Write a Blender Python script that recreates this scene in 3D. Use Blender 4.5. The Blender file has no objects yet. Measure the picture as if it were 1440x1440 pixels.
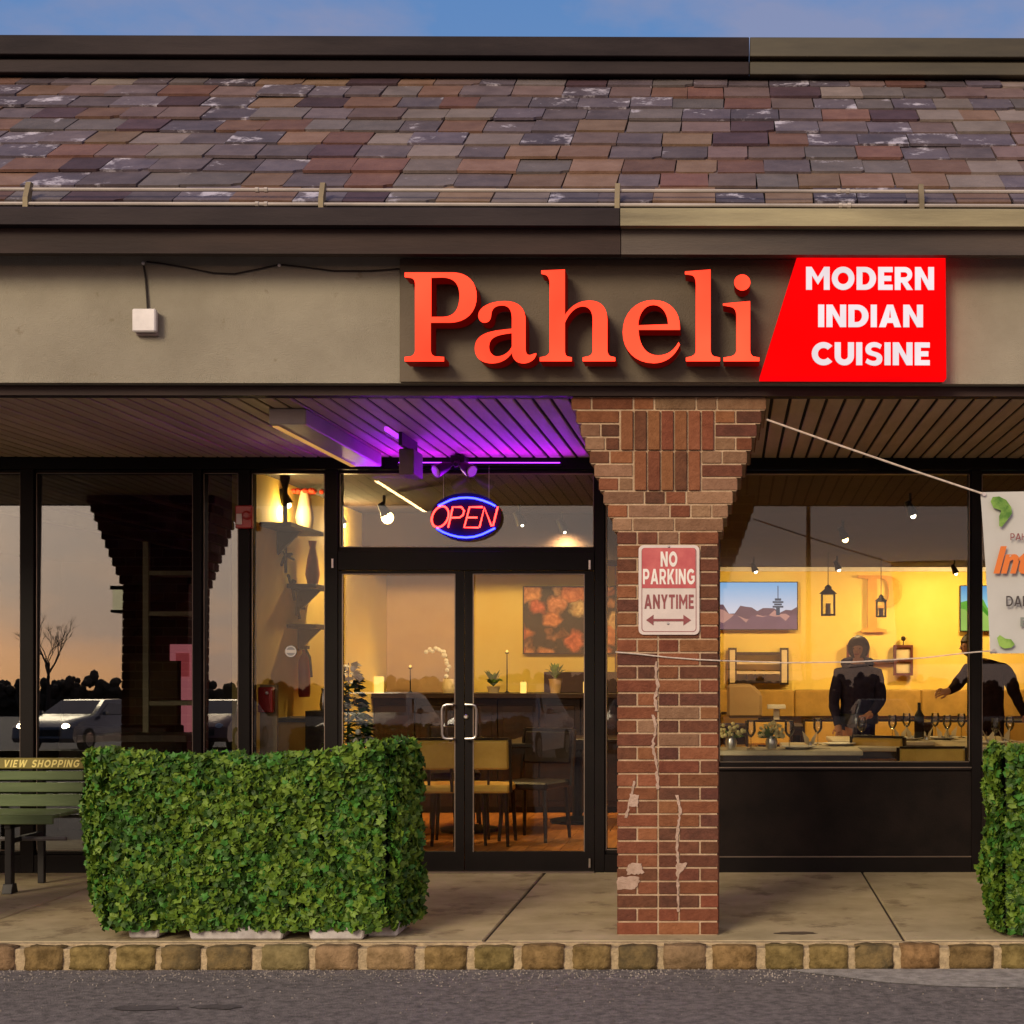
import bpy, bmesh, math, random
from mathutils import Vector, Matrix, noise as mnoise
random.seed(7)
R = math.radians
sc = bpy.context.scene
col = sc.collection

# ------------------------------------------------------------------ camera
EYE = 1.395          # eye height above the walkway (z = 0)
FPX, CX, CY, YAW = 2208.0, 1047.7, 930.0, 0.008
cam = bpy.data.cameras.new('camera')
cam.sensor_width = 36.0
cam.lens = FPX / 1440 * 36
cam.shift_x = -(CX - 720) / 1440
cam.shift_y = (CY - 720) / 1440
cam.clip_start = 0.1
cam.clip_end = 3000
camo = bpy.data.objects.new('camera', cam)
col.objects.link(camo)
camo.location = (0, 0, EYE)
camo.rotation_euler = (R(90), 0, -YAW)
sc.camera = camo

def at(px, py, Y):
    """point of the plane y = Y that the photograph shows at pixel (px, py)"""
    u, v = (px - CX) / FPX, -(py - CY) / FPX
    rx = math.cos(YAW) * u + math.sin(YAW)
    ry = -math.sin(YAW) * u + math.cos(YAW)
    t = Y / ry
    return Vector((t * rx, Y, EYE + t * v))

# ------------------------------------------------------------------ world, sun, exposure
SUN_EL, SUN_AZ = 25.0, 205.0      # low sun behind the camera, a little to the left
w = bpy.data.worlds.new('World')
sc.world = w
w.use_nodes = True
nt = w.node_tree
nt.nodes.clear()
N = nt.nodes.new
wo = N('ShaderNodeOutputWorld'); bg = N('ShaderNodeBackground')
sky = N('ShaderNodeTexSky'); sky.sky_type = 'NISHITA'; sky.sun_disc = False
sky.sun_elevation = R(SUN_EL); sky.sun_rotation = R(SUN_AZ)
sky.air_density = 1.6; sky.dust_density = 2.0; sky.ozone_density = 3.0
tc = N('ShaderNodeTexCoord'); mp = N('ShaderNodeMapping'); mp.inputs['Scale'].default_value = (1.2, 1.2, 2.6)
mp.inputs['Location'].default_value = (1.25, 0.1, 0.3)
L = nt.links.new
sep = N('ShaderNodeSeparateXYZ'); L(tc.outputs['Generated'], sep.inputs[0])
def ramp(stops):
    r = N('ShaderNodeValToRGB'); e = r.color_ramp.elements
    e[0].position, e[0].color = stops[0][0], (*stops[0][1], 1); e[1].position, e[1].color = stops[-1][0], (*stops[-1][1], 1)
    for p, c in stops[1:-1]: q = e.new(p); q.color = (*c, 1)
    L(sep.outputs[2], r.inputs[0]); return r
def scaled(r, k):
    m = N('ShaderNodeVectorMath'); m.operation = 'SCALE'; m.inputs[3].default_value = k; L(r.outputs[0], m.inputs[0]); return m
# dusk: a peach band low on the sunset side going up through mauve to blue; clear blue on the other side
back = scaled(ramp([(0.0, (1.0, 0.48, 0.21)), (0.035, (0.86, 0.43, 0.25)), (0.07, (0.60, 0.37, 0.29)), (0.12, (0.42, 0.31, 0.30)), (0.30, (0.34, 0.28, 0.31)), (0.6, (0.24, 0.22, 0.30)), (1.0, (0.16, 0.18, 0.26))]), 18.0)
fore = scaled(ramp([(0.0, (0.26, 0.32, 0.50)), (0.4, (0.085, 0.225, 0.55)), (1.0, (0.20, 0.28, 0.48))]), 6.5)
side = N('ShaderNodeMapRange'); side.interpolation_type = 'SMOOTHSTEP'; side.inputs[1].default_value = 0.55; side.inputs[2].default_value = -0.45
L(sep.outputs[1], side.inputs[0])
m1 = N('ShaderNodeMix'); m1.data_type = 'RGBA'; L(side.outputs[0], m1.inputs[0]); L(fore.outputs[0], m1.inputs[6]); L(back.outputs[0], m1.inputs[7])
# thin mauve cloud over all of it
cn = N('ShaderNodeTexNoise'); cn.inputs['Scale'].default_value = 5.0; cn.inputs['Detail'].default_value = 7; cn.inputs['Roughness'].default_value = 0.55
L(tc.outputs['Generated'], mp.inputs['Vector']); L(mp.outputs[0], cn.inputs['Vector'])
cr = N('ShaderNodeMapRange'); cr.inputs[1].default_value = 0.42; cr.inputs[2].default_value = 0.58; cr.inputs[4].default_value = 0.85; L(cn.outputs['Fac'], cr.inputs[0])
cl_ = N('ShaderNodeMix'); cl_.data_type = 'RGBA'; cl_.blend_type = 'MIX'; L(side.outputs[0], cl_.inputs[0]); cl_.inputs[6].default_value = (1.75, 1.8, 3.0, 1); cl_.inputs[7].default_value = (7.0, 5.3, 5.4, 1)
m2 = N('ShaderNodeMix'); m2.data_type = 'RGBA'; L(cr.outputs[0], m2.inputs[0]); L(m1.outputs[2], m2.inputs[6]); L(cl_.outputs[2], m2.inputs[7])
m3 = N('ShaderNodeMix'); m3.data_type = 'RGBA'; m3.inputs[0].default_value = 0.82; L(sky.outputs[0], m3.inputs[6]); L(m2.outputs[2], m3.inputs[7])
L(m3.outputs[2], bg.inputs[0]); bg.inputs[1].default_value = 0.12
L(bg.outputs[0], wo.inputs[0])
sun = bpy.data.lights.new('sun', 'SUN'); sun.energy = 2.3; sun.angle = R(22); sun.color = (1.0, 0.83, 0.56)
suno = bpy.data.objects.new('sun', sun); col.objects.link(suno)
_d = Vector((math.sin(R(SUN_AZ)) * math.cos(R(SUN_EL)), math.cos(R(SUN_AZ)) * math.cos(R(SUN_EL)), math.sin(R(SUN_EL))))
suno.rotation_euler = _d.to_track_quat('Z', 'Y').to_euler()
suno.location = (-8, -30, 12)
sc.view_settings.view_transform = 'Standard'
sc.view_settings.look = 'None'
sc.view_settings.exposure = 0.22
sc.view_settings.gamma = 1.0
sc.view_settings.use_curve_mapping = False
sc.render.engine = 'CYCLES'
sc.cycles.use_denoising = True
sc.cycles.transparent_max_bounces = 24
sc.cycles.max_bounces = 8
sc.cycles.sample_clamp_indirect = 4.0
sc.cycles.caustics_reflective = False
sc.cycles.caustics_refractive = False

# ------------------------------------------------------------------ materials
def pm(name, c, rough=0.7, metal=0.0, var=0.15, scale=3.0, c2=None, bump=0.0, bscale=80.0, rnd=0.0, spec=0.35, emit=None, es=1.0, lo=0.35, hi=0.65, hue=0.0, wear=None, coat=0.0, stretch=(1, 1, 1)):
    """procedural Principled: colour c drifting towards c2 with noise, optional bump, per-object brightness drift"""
    m = bpy.data.materials.new(name); m.use_nodes = True
    t = m.node_tree; t.nodes.clear(); n = t.nodes.new; l = t.links.new
    o = n('ShaderNodeOutputMaterial'); b = n('ShaderNodeBsdfPrincipled'); l(b.outputs[0], o.inputs[0])
    b.inputs['Roughness'].default_value = rough; b.inputs['Metallic'].default_value = metal
    b.inputs['Specular IOR Level'].default_value = spec
    b.inputs['Coat Weight'].default_value = coat
    co = n('ShaderNodeTexCoord'); oi = n('ShaderNodeObjectInfo')
    add = n('ShaderNodeVectorMath'); add.operation = 'MULTIPLY_ADD'
    cmb = n('ShaderNodeCombineXYZ')
    for i in range(3): l(oi.outputs['Random'], cmb.inputs[i])
    st = n('ShaderNodeMapping'); st.inputs['Scale'].default_value = stretch
    l(co.outputs['Object'], st.inputs['Vector'])
    l(cmb.outputs[0], add.inputs[0]); add.inputs[1].default_value = (17.3, 31.1, 5.7); l(st.outputs[0], add.inputs[2])
    ns = n('ShaderNodeTexNoise'); ns.inputs['Scale'].default_value = scale; ns.inputs['Detail'].default_value = 6; ns.inputs['Roughness'].default_value = 0.62
    l(add.outputs[0], ns.inputs['Vector'])
    rp = n('ShaderNodeValToRGB'); rp.color_ramp.elements[0].position = lo; rp.color_ramp.elements[1].position = hi
    if c2 is None:
        a = tuple(max(0, x * (1 - var)) for x in c); d = tuple(min(1, x * (1 + var)) for x in c)
    else: a, d = c, c2
    rp.color_ramp.elements[0].color = (*a, 1); rp.color_ramp.elements[1].color = (*d, 1)
    l(ns.outputs['Fac'], rp.inputs[0]); out = rp.outputs[0]
    if rnd or hue:
        hs = n('ShaderNodeHueSaturation')
        mr = n('ShaderNodeMapRange'); mr.inputs[3].default_value = 1 - rnd; mr.inputs[4].default_value = 1 + rnd
        l(oi.outputs['Random'], mr.inputs[0]); l(mr.outputs[0], hs.inputs['Value']); l(out, hs.inputs['Color'])
        if hue:
            ml = n('ShaderNodeMath'); ml.operation = 'MULTIPLY'; ml.inputs[1].default_value = 7.77; l(oi.outputs['Random'], ml.inputs[0])
            fr = n('ShaderNodeMath'); fr.operation = 'FRACT'; l(ml.outputs[0], fr.inputs[0])
            m2 = n('ShaderNodeMapRange'); m2.inputs[3].default_value = 0.5 - hue; m2.inputs[4].default_value = 0.5 + hue
            l(fr.outputs[0], m2.inputs[0]); l(m2.outputs[0], hs.inputs['Hue'])
        out = hs.outputs[0]
    if wear:      # (colour, threshold, scale): patches of another colour with a shape of their own
        wn = n('ShaderNodeTexNoise'); wn.inputs['Scale'].default_value = wear[2]; wn.inputs['Detail'].default_value = 8; wn.inputs['Roughness'].default_value = 0.7
        l(add.outputs[0], wn.inputs['Vector'])
        wr = n('ShaderNodeValToRGB'); wr.color_ramp.elements[0].position = wear[1]; wr.color_ramp.elements[1].position = min(1, wear[1] + 0.08)
        l(wn.outputs['Fac'], wr.inputs[0])
        wm = n('ShaderNodeMix'); wm.data_type = 'RGBA'; l(wr.outputs[0], wm.inputs[0]); l(out, wm.inputs[6]); wm.inputs[7].default_value = (*wear[0], 1)
        out = wm.outputs[2]
    l(out, b.inputs['Base Color'])
    if bump:
        bn = n('ShaderNodeTexNoise'); bn.inputs['Scale'].default_value = bscale; bn.inputs['Detail'].default_value = 5; bn.inputs['Roughness'].default_value = 0.65
        l(add.outputs[0], bn.inputs['Vector'])
        bp = n('ShaderNodeBump'); bp.inputs['Strength'].default_value = bump; bp.inputs['Distance'].default_value = 0.01
        l(bn.outputs['Fac'], bp.inputs['Height']); l(bp.outputs[0], b.inputs['Normal'])
    if emit:
        b.inputs['Emission Color'].default_value = (*emit, 1); b.inputs['Emission Strength'].default_value = es
    return m

def em(name, c, s=1.0, dr=0.14, sc_=2.5):
    """something that gives off light; a slow drift in brightness keeps it from looking flat"""
    m = bpy.data.materials.new(name); m.use_nodes = True
    t = m.node_tree; t.nodes.clear(); n = t.nodes.new; l = t.links.new
    o = n('ShaderNodeOutputMaterial'); e = n('ShaderNodeEmission'); e.inputs[0].default_value = (*c, 1)
    tcx = n('ShaderNodeTexCoord'); ns = n('ShaderNodeTexNoise'); ns.inputs['Scale'].default_value = sc_
    mr = n('ShaderNodeMapRange'); mr.inputs[1].default_value = 0.3; mr.inputs[2].default_value = 0.7; mr.inputs[3].default_value = (1 - dr) * s; mr.inputs[4].default_value = (1 + dr) * s
    l(tcx.outputs['Object'], ns.inputs[0]); l(ns.outputs['Fac'], mr.inputs[0]); l(mr.outputs[0], e.inputs[1]); l(e.outputs[0], o.inputs[0])
    return m

def glass_mat(name, ior=1.62, tint=(0.93, 0.95, 0.93), rough=0.004):
    m = bpy.data.materials.new(name); m.use_nodes = True
    t = m.node_tree; t.nodes.clear(); n = t.nodes.new; l = t.links.new
    o = n('ShaderNodeOutputMaterial'); tr = n('ShaderNodeBsdfTransparent'); tr.inputs[0].default_value = (*tint, 1)
    gl = n('ShaderNodeBsdfGlossy'); gl.inputs['Roughness'].default_value = rough
    fr = n('ShaderNodeFresnel'); fr.inputs[0].default_value = ior; ms = n('ShaderNodeMixShader')
    l(fr.outputs[0], ms.inputs[0]); l(tr.outputs[0], ms.inputs[1]); l(gl.outputs[0], ms.inputs[2]); l(ms.outputs[0], o.inputs[0])
    return m

# ------------------------------------------------------------------ mesh helpers
class MB:
    def __init__(s): s.v = []; s.f = []; s.m = []
    def add(s, vs, fs, mi=0):
        k = len(s.v); s.v += [tuple(v) for v in vs]; s.f += [tuple(i + k for i in f) for f in fs]; s.m += [mi] * len(fs); return s
    def box(s, x0, x1, y0, y1, z0, z1, mi=0):
        if x0 > x1: x0, x1 = x1, x0
        if y0 > y1: y0, y1 = y1, y0
        if z0 > z1: z0, z1 = z1, z0
        return s.add([(x0, y0, z0), (x1, y0, z0), (x1, y1, z0), (x0, y1, z0), (x0, y0, z1), (x1, y0, z1), (x1, y1, z1), (x0, y1, z1)],
                     [(0, 3, 2, 1), (4, 5, 6, 7), (0, 1, 5, 4), (1, 2, 6, 5), (2, 3, 7, 6), (3, 0, 4, 7)], mi)
    def prism(s, poly, y0, y1, mi=0, axis='y'):
        """poly: list of 2-D points; extruded along y (points are x,z), x (points are y,z) or z (points are x,y)"""
        n = len(poly)
        def P(p, q):
            return (p[0], q, p[1]) if axis == 'y' else ((q, p[0], p[1]) if axis == 'x' else (p[0], p[1], q))
        vs = [P(p, y0) for p in poly] + [P(p, y1) for p in poly]
        fs = [tuple(range(n)), tuple(range(2 * n - 1, n - 1, -1))] + [(i, i + n, (i + 1) % n + n, (i + 1) % n) for i in range(n)]
        return s.add(vs, fs, mi)
    def tube(s, pts, r, n=8, mi=0, cap=True):
        pts = [Vector(p) for p in pts]; k = len(pts); rs = r if isinstance(r, (list, tuple)) else [r] * k
        vs = []
        up = None
        for i, p in enumerate(pts):
            t = (pts[min(i + 1, k - 1)] - pts[max(i - 1, 0)]).normalized()
            if up is None:
                up = Vector((0, 0, 1)) if abs(t.z) < 0.9 else Vector((1, 0, 0))
            a = t.cross(up)
            if a.length < 1e-4: a = t.cross(Vector((0, 1, 0)))
            a.normalize(); b = a.cross(t).normalized(); up = b
            for j in range(n):
                q = 2 * math.pi * j / n
                vs.append(p + a * math.cos(q) * rs[i] + b * math.sin(q) * rs[i])
        fs = [(i * n + j, i * n + (j + 1) % n, (i + 1) * n + (j + 1) % n, (i + 1) * n + j) for i in range(k - 1) for j in range(n)]
        if cap: fs += [tuple(range(n - 1, -1, -1)), tuple((k - 1) * n + j for j in range(n))]
        return s.add(vs, fs, mi)
    def lathe(s, prof, c=(0, 0, 0), n=16, mi=0, axis='z'):
        """prof: (radius, height) pairs"""
        vs = []
        for r, h in prof:
            for j in range(n):
                q = 2 * math.pi * j / n; a, b = r * math.cos(q), r * math.sin(q)
                vs.append((c[0] + a, c[1] + b, c[2] + h) if axis == 'z' else ((c[0] + a, c[1] + h, c[2] - b) if axis == 'y' else (c[0] + h, c[1] + a, c[2] + b)))
        k = len(prof)
        fs = [(i * n + j, i * n + (j + 1) % n, (i + 1) * n + (j + 1) % n, (i + 1) * n + j) for i in range(k - 1) for j in range(n)]
        fs += [tuple(range(n - 1, -1, -1)), tuple((k - 1) * n + j for j in range(n))]
        return s.add(vs, fs, mi)
    def ball(s, c, r, n=8, mi=0, sz=1.0, sy=1.0):
        pr = [(max(1e-4, r * math.sin(math.pi * i / n)), -r * sz * math.cos(math.pi * i / n)) for i in range(n + 1)]
        k = len(s.v); s.lathe(pr, c, n + 4, mi)
        if sy != 1.0:
            for i in range(k, len(s.v)):
                x, y, z = s.v[i]; s.v[i] = (x, c[1] + (y - c[1]) * sy, z)
        return s
    def mod(s, fn): s.v = [tuple(fn(Vector(v))) for v in s.v]; return s
    def mesh(s, name, mats, off=(0, 0, 0), smooth=False, bevel=0.0, fix=True):
        me = bpy.data.meshes.new(name)
        me.from_pydata([(a - off[0], b - off[1], c - off[2]) for a, b, c in s.v], [], s.f)
        for m in (mats if isinstance(mats, (list, tuple)) else [mats]): me.materials.append(m)
        me.polygons.foreach_set('material_index', s.m)
        if bevel or fix:
            bm = bmesh.new(); bm.from_mesh(me)
            if bevel:
                bmesh.ops.remove_doubles(bm, verts=bm.verts, dist=1e-6)
                ed = [e for e in bm.edges if len(e.link_faces) == 2 and e.calc_face_angle(0) > 0.5]
                bmesh.ops.bevel(bm, geom=ed, offset=bevel, segments=1, affect='EDGES', clamp_overlap=True)
            if fix: bmesh.ops.recalc_face_normals(bm, faces=bm.faces)
            bm.to_mesh(me); bm.free()
        if smooth:
            me.polygons.foreach_set('use_smooth', [True] * len(me.polygons))
            try: me.set_sharp_from_angle(angle=R(40))
            except Exception: pass
        me.update()
        return me

def link(name, me, parent=None, loc=(0, 0, 0), rot=(0, 0, 0), scale=(1, 1, 1)):
    o = bpy.data.objects.new(name, me); col.objects.link(o)
    o.location = loc; o.rotation_euler = rot; o.scale = scale
    if parent is not None: o.parent = parent
    return o
def top_of(o):
    while o.parent: o = o.parent
    return o
def wloc(o):
    l = Vector((0, 0, 0))
    while o is not None: l = l + o.location; o = o.parent
    return l
def part(name, mb, mats, parent, **k):
    """world-coordinate builder linked as one mesh object under parent (which may be a thing or a part)"""
    l = wloc(parent); return link(name, mb.mesh(name, mats, off=l, **k), parent)
def tag(o, label=None, cat=None, group=None, kind=None):
    if label: o['label'] = label
    if cat: o['category'] = cat
    if group: o['group'] = group
    if kind: o['kind'] = kind
    return o
def thing(name, loc, label, cat, group=None):
    return tag(link(name, None, None, loc), label, cat, group)
def solo(name, mb, mats, label, cat, group=None, **k):
    """a thing that is one mesh, its origin at its base"""
    xs = [v[0] for v in mb.v]; ys = [v[1] for v in mb.v]; zs = [v[2] for v in mb.v]
    off = ((min(xs) + max(xs)) / 2, (min(ys) + max(ys)) / 2, min(zs))
    return tag(link(name, mb.mesh(name, mats, off=off, **k), None, off), label, cat, group)
def struct(name, mb, mats, parent=None, **k):
    o = link(name, mb.mesh(name, mats, **k), parent)
    if parent is None: o['kind'] = 'structure'
    return o
def children(o): return [c for c in bpy.data.objects if c.parent == o]
def copy_tree(o, loc=None, rz=None, label=None, parent=None):
    c = o.copy(); col.objects.link(c)
    if parent is not None: c.parent = parent
    if loc is not None: c.location = loc
    if rz is not None: c.rotation_euler.z = rz
    if label: c['label'] = label
    for ch in children(o): copy_tree(ch, parent=c)
    return c

def parse(path, n=8):
    """SVG-like M L C Q Z path -> list of closed polylines"""
    tk = path.replace(',', ' ').split(); i = 0; out = []; cur = []; cmd = None
    def num():
        nonlocal i
        a = float(tk[i]); i += 1; return a
    while i < len(tk):
        if tk[i] in 'MLCQZ': cmd = tk[i]; i += 1
        if cmd == 'Z':
            out.append(cur); cur = []; continue
        if cmd == 'M': cur = [(num(), num())]; cmd = 'L'; continue
        if cmd == 'L': cur.append((num(), num()))
        elif cmd == 'C':
            p0 = cur[-1]; p1 = (num(), num()); p2 = (num(), num()); p3 = (num(), num())
            for k in range(1, n + 1):
                t = k / n; u = 1 - t
                cur.append(tuple(u**3 * a + 3 * u*u*t * b + 3 * u*t*t * c + t**3 * d for a, b, c, d in zip(p0, p1, p2, p3)))
        elif cmd == 'Q':
            p0 = cur[-1]; p1 = (num(), num()); p2 = (num(), num())
            for k in range(1, n + 1):
                t = k / n; u = 1 - t
                cur.append(tuple(u*u * a + 2 * u*t * b + t*t * c for a, b, c in zip(p0, p1, p2)))
    return out

def glyph_mesh(name, loops, y_front, depth, mats):
    """loops of (x, z) filled as 2-D curve with holes, extruded backwards from y_front; front faces mats[0], the rest mats[1]"""
    cu = bpy.data.curves.new(name, 'CURVE'); cu.dimensions = '2D'; cu.fill_mode = 'BOTH'; cu.extrude = depth / 2
    for lp in loops:
        if len(lp) > 1 and (Vector(lp[0]) - Vector(lp[-1])).length < 1e-6: lp = lp[:-1]
        sp = cu.splines.new('POLY'); sp.points.add(len(lp) - 1)
        for p, (x, z) in zip(sp.points, lp): p.co = (x, z, 0, 1)
        sp.use_cyclic_u = True
    o = bpy.data.objects.new(name, cu); col.objects.link(o)
    me = bpy.data.meshes.new_from_object(o.evaluated_get(bpy.context.evaluated_depsgraph_get()))
    bpy.data.objects.remove(o); me.name = name
    return _stand(me, y_front, depth, mats)
def _stand(me, y_front, depth, mats):
    for v in me.vertices:
        x, z, d = v.co; v.co = (x, y_front + depth / 2 - d, z)
    me.materials.clear()
    for m in mats: me.materials.append(m)
    me.update()
    for p in me.polygons: p.material_index = 0 if (p.normal.y < -0.7 or len(mats) == 1) else 1
    me.update(); return me

# upright bold capitals drawn as outlines (100 units high)
def _rc(x0, y0, x1, y1): return [(x0, y0), (x1, y0), (x1, y1), (x0, y1)]
def _arc(cx, cy, rx, ry, a0, a1, n=12): return [(cx + rx * math.cos(R(a0 + (a1 - a0) * i / n)), cy + ry * math.sin(R(a0 + (a1 - a0) * i / n))) for i in range(n + 1)]
def glyph(ch, t=23):
    """(advance width, loops) of one capital"""
    h = t * 0.88
    if ch == 'I': return t, [_rc(0, 0, t, 100)]
    if ch == 'O': return 100, [_arc(50, 50, 50, 51, 0, 360, 28)[:-1], _arc(50, 50, 50 - t, 51 - t, 0, 360, 28)[:-1]]
    if ch == 'N': return 84, [[(0, 0), (t, 0), (t, 58), (84 - t, 0), (84, 0), (84, 100), (84 - t, 100), (84 - t, 42), (t, 100), (0, 100)]]
    if ch == 'M': return 104, [[(0, 0), (t, 0), (t, 62), (52, 22), (104 - t, 62), (104 - t, 0), (104, 0), (104, 100), (104 - t * 0.95, 100), (52, 55), (t * 0.95, 100), (0, 100)]]
    if ch == 'E': return 64, [[(0, 0), (64, 0), (64, h), (t, h), (t, 50 - h / 2), (58, 50 - h / 2), (58, 50 + h / 2), (t, 50 + h / 2), (t, 100 - h), (64, 100 - h), (64, 100), (0, 100)]]
    if ch == 'D': return 86, [[(0, 0), (38, 0)] + _arc(38, 50, 48, 50, -90, 90, 14)[1:] + [(0, 100)], [(t, h), (36, h)] + _arc(36, 50, 48 - t, 50 - h, -90, 90, 12)[1:] + [(t, 100 - h)]]
    if ch in 'RP':
        bowl = [(t, 33), (40, 33)] if ch == 'P' else None
        W_ = 76
        if ch == 'P': return W_, [[(0, 0), (t, 0), (t, 32), (44, 32)] + _arc(44, 66, 32, 34, -90, 90, 12)[1:] + [(0, 100)], [(t, 32 + h), (42, 32 + h)] + _arc(42, 66, 14, 34 - h, -90, 90, 8)[1:] + [(t, 100 - h)]]
        return 80, [[(0, 0), (t, 0), (t, 32), (32, 32), (53, 0), (80, 0), (56, 35)] + _arc(44, 67, 33, 33, -58, 90, 12) + [(0, 100)], [(t, 32 + h), (42, 32 + h)] + _arc(42, 66, 14, 34 - h, -90, 90, 8)[1:] + [(t, 100 - h)]]
    if ch == 'A': return 94, [[(0, 0), (t + 2, 0), (t + 9, 19), (94 - t - 9, 19), (94 - t - 2, 0), (94, 0), (94 - 34, 100), (34, 100)], [(t + 17, 19 + h), (94 - t - 17, 19 + h), (47, 78)]]
    if ch == 'C': return 88, [_arc(50, 50, 50, 51, 42, 318, 24) + _arc(50, 50, 50 - t, 51 - t, 318, 42, 20)]
    if ch == 'G': return 94, [_arc(50, 50, 50, 51, 42, 330, 24)[:-1] + [(94, 22), (94, 56), (52, 56), (52, 56 - h), (94 - t, 56 - h), (94 - t, 32)] + _arc(50, 50, 50 - t, 51 - t, 312, 42, 20)]
    if ch == 'U': return 82, [[(0, 100), (0, 40)] + _arc(41, 40, 41, 41, 180, 360, 16)[1:] + [(82, 100), (82 - t, 100), (82 - t, 40)] + _arc(41, 40, 41 - t, 41 - t, 360, 180, 12)[1:] + [(t, 100)]]
    if ch == 'S': return 76, parse('M 4 12 C 20 -1 36 -2 44 -2 C 64 -2 76 10 76 29 C 76 48 62 54 44 59 C 32 62 28 65 28 70 C 28 76 34 79 42 79 C 50 79 58 76 66 71 L 74 88 C 64 97 52 101 42 101 C 20 101 4 89 4 69 C 4 49 20 44 36 40 C 48 37 52 34 52 28 C 52 22 46 19 38 19 C 30 19 20 23 12 30 Z')
    if ch == 'K': return 84, [[(0, 0), (t, 0), (t, 26), (34, 38), (57, 0), (84, 0), (50, 55), (82, 100), (56, 100), (t, 56), (t, 100), (0, 100)]]
    if ch == 'Y': return 84, [[(42 - t / 2, 0), (42 + t / 2, 0), (42 + t / 2, 40), (84, 100), (58, 100), (42, 64), (26, 100), (0, 100), (42 - t / 2, 40)]]
    if ch == 'T': return 74, [[(37 - t / 2, 0), (37 + t / 2, 0), (37 + t / 2, 100 - h), (74, 100 - h), (74, 100), (0, 100), (0, 100 - h), (37 - t / 2, 100 - h)]]
    if ch == 'H': return 80, [[(0, 0), (t, 0), (t, 50 - h / 2), (80 - t, 50 - h / 2), (80 - t, 0), (80, 0), (80, 100), (80 - t, 100), (80 - t, 50 + h / 2), (t, 50 + h / 2), (t, 100), (0, 100)]]
    if ch == 'V': return 88, [[(32, 0), (56, 0), (88, 100), (63, 100), (44, 34), (25, 100), (0, 100)]]
    if ch == 'W': return 128, [[(24, 0), (46, 0), (64, 58), (82, 0), (104, 0), (128, 100), (104, 100), (92, 42), (75, 100), (53, 100), (36, 42), (24, 100), (0, 100)]]
    if ch == 'B': return 78, [[(0, 0), (44, 0)] + _arc(46, 27, 32, 27, -90, 60, 10)[1:] + _arc(44, 74, 29, 26, -50, 90, 10) + [(0, 100)], [(t, h), (42, h), (53, 27), (42, 27 + 14), (t, 27 + 14)], [(t, 60), (40, 60), (50, 70), (40, 100 - h), (t, 100 - h)]]
    if ch == 'L': return 62, [[(0, 0), (62, 0), (62, h), (t, h), (t, 100), (0, 100)]]
    return 40, []
def caps_mesh(name, s, x0, x1, z0, z1, y_front, depth, mats, t=23, gap=11, shear=0.0):
    X = 0; loops = []
    for ch in s:
        a, lp_ = glyph(ch, t); loops += [[(X + x + shear * y, y) for x, y in l_] for l_ in lp_]; X += a + gap
    X -= gap; k = (x1 - x0) / (X + shear * 100); kz = (z1 - z0) / 100
    return glyph_mesh(name, [[(x0 + x * k, z0 + y * kz) for x, y in l_] for l_ in loops], y_front, depth, mats)

def text_mesh(name, s, x0, x1, z0, z1, y_front, depth, mats, bold=0.0, shear=0.0, spacing=1.0):
    cu = bpy.data.curves.new(name, 'FONT'); cu.body = s; cu.size = 1; cu.offset = bold; cu.shear = shear; cu.space_character = spacing
    cu.extrude = 0.5
    cu.resolution_u = 4
    o = bpy.data.objects.new(name, cu); col.objects.link(o)
    me = bpy.data.meshes.new_from_object(o.evaluated_get(bpy.context.evaluated_depsgraph_get()))
    bpy.data.objects.remove(o); me.name = name
    xs = [v.co.x for v in me.vertices]; ys = [v.co.y for v in me.vertices]
    a, b, c, d = min(xs), max(xs), min(ys), max(ys)
    for v in me.vertices:
        v.co = (x0 + (v.co.x - a) / (b - a) * (x1 - x0), z0 + (v.co.y - c) / (d - c) * (z1 - z0), v.co.z * depth)
    return _stand(me, y_front, depth, mats)
def mpart(name, me, parent):
    l = wloc(parent)
    for v in me.vertices: v.co -= l
    return link(name, me, parent)
# ------------------------------------------------------------------ the palette
M = {}
M['asphalt'] = pm('asphalt', (0.085, 0.078, 0.078), 0.9, spec=0.15, c2=(0.23, 0.205, 0.20), scale=24, bump=1.0, bscale=95, wear=((0.30, 0.27, 0.25), 0.60, 55), lo=0.3, hi=0.7)
M['asphalt_far'] = pm('asphalt_far', (0.07, 0.06, 0.055), 0.85, var=0.25, scale=0.6)
M['stain'] = pm('dark_stain', (0.075, 0.066, 0.066), 0.9, var=0.3, scale=20, bump=0.4)
M['patch'] = pm('pale_patch', (0.30, 0.28, 0.26), 0.9, var=0.3, scale=16, bump=0.8, bscale=150, wear=((0.10, 0.09, 0.09), 0.6, 40))
M['concrete'] = pm('concrete', (0.33, 0.265, 0.145), 0.88, c2=(0.48, 0.39, 0.235), scale=2.6, bump=0.5, bscale=220, rnd=0.06, wear=((0.25, 0.19, 0.105), 0.55, 3.2))
M['kerbmortar'] = pm('kerb_mortar', (0.42, 0.32, 0.19), 0.9, var=0.25, scale=25, bump=0.9, bscale=90)
M['kerb1'] = pm('kerb_stone_a', (0.10, 0.062, 0.018), 0.85, c2=(0.25, 0.165, 0.062), scale=18, bump=1.0, bscale=60, rnd=0.22, hue=0.02)
M['kerb2'] = pm('kerb_stone_b', (0.14, 0.095, 0.038), 0.85, c2=(0.30, 0.21, 0.10), scale=16, bump=1.0, bscale=60, rnd=0.2, hue=0.02)
M['kerb3'] = pm('kerb_stone_c', (0.075, 0.055, 0.024), 0.85, c2=(0.19, 0.13, 0.05), scale=16, bump=1.0, bscale=60, rnd=0.2)
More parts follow.
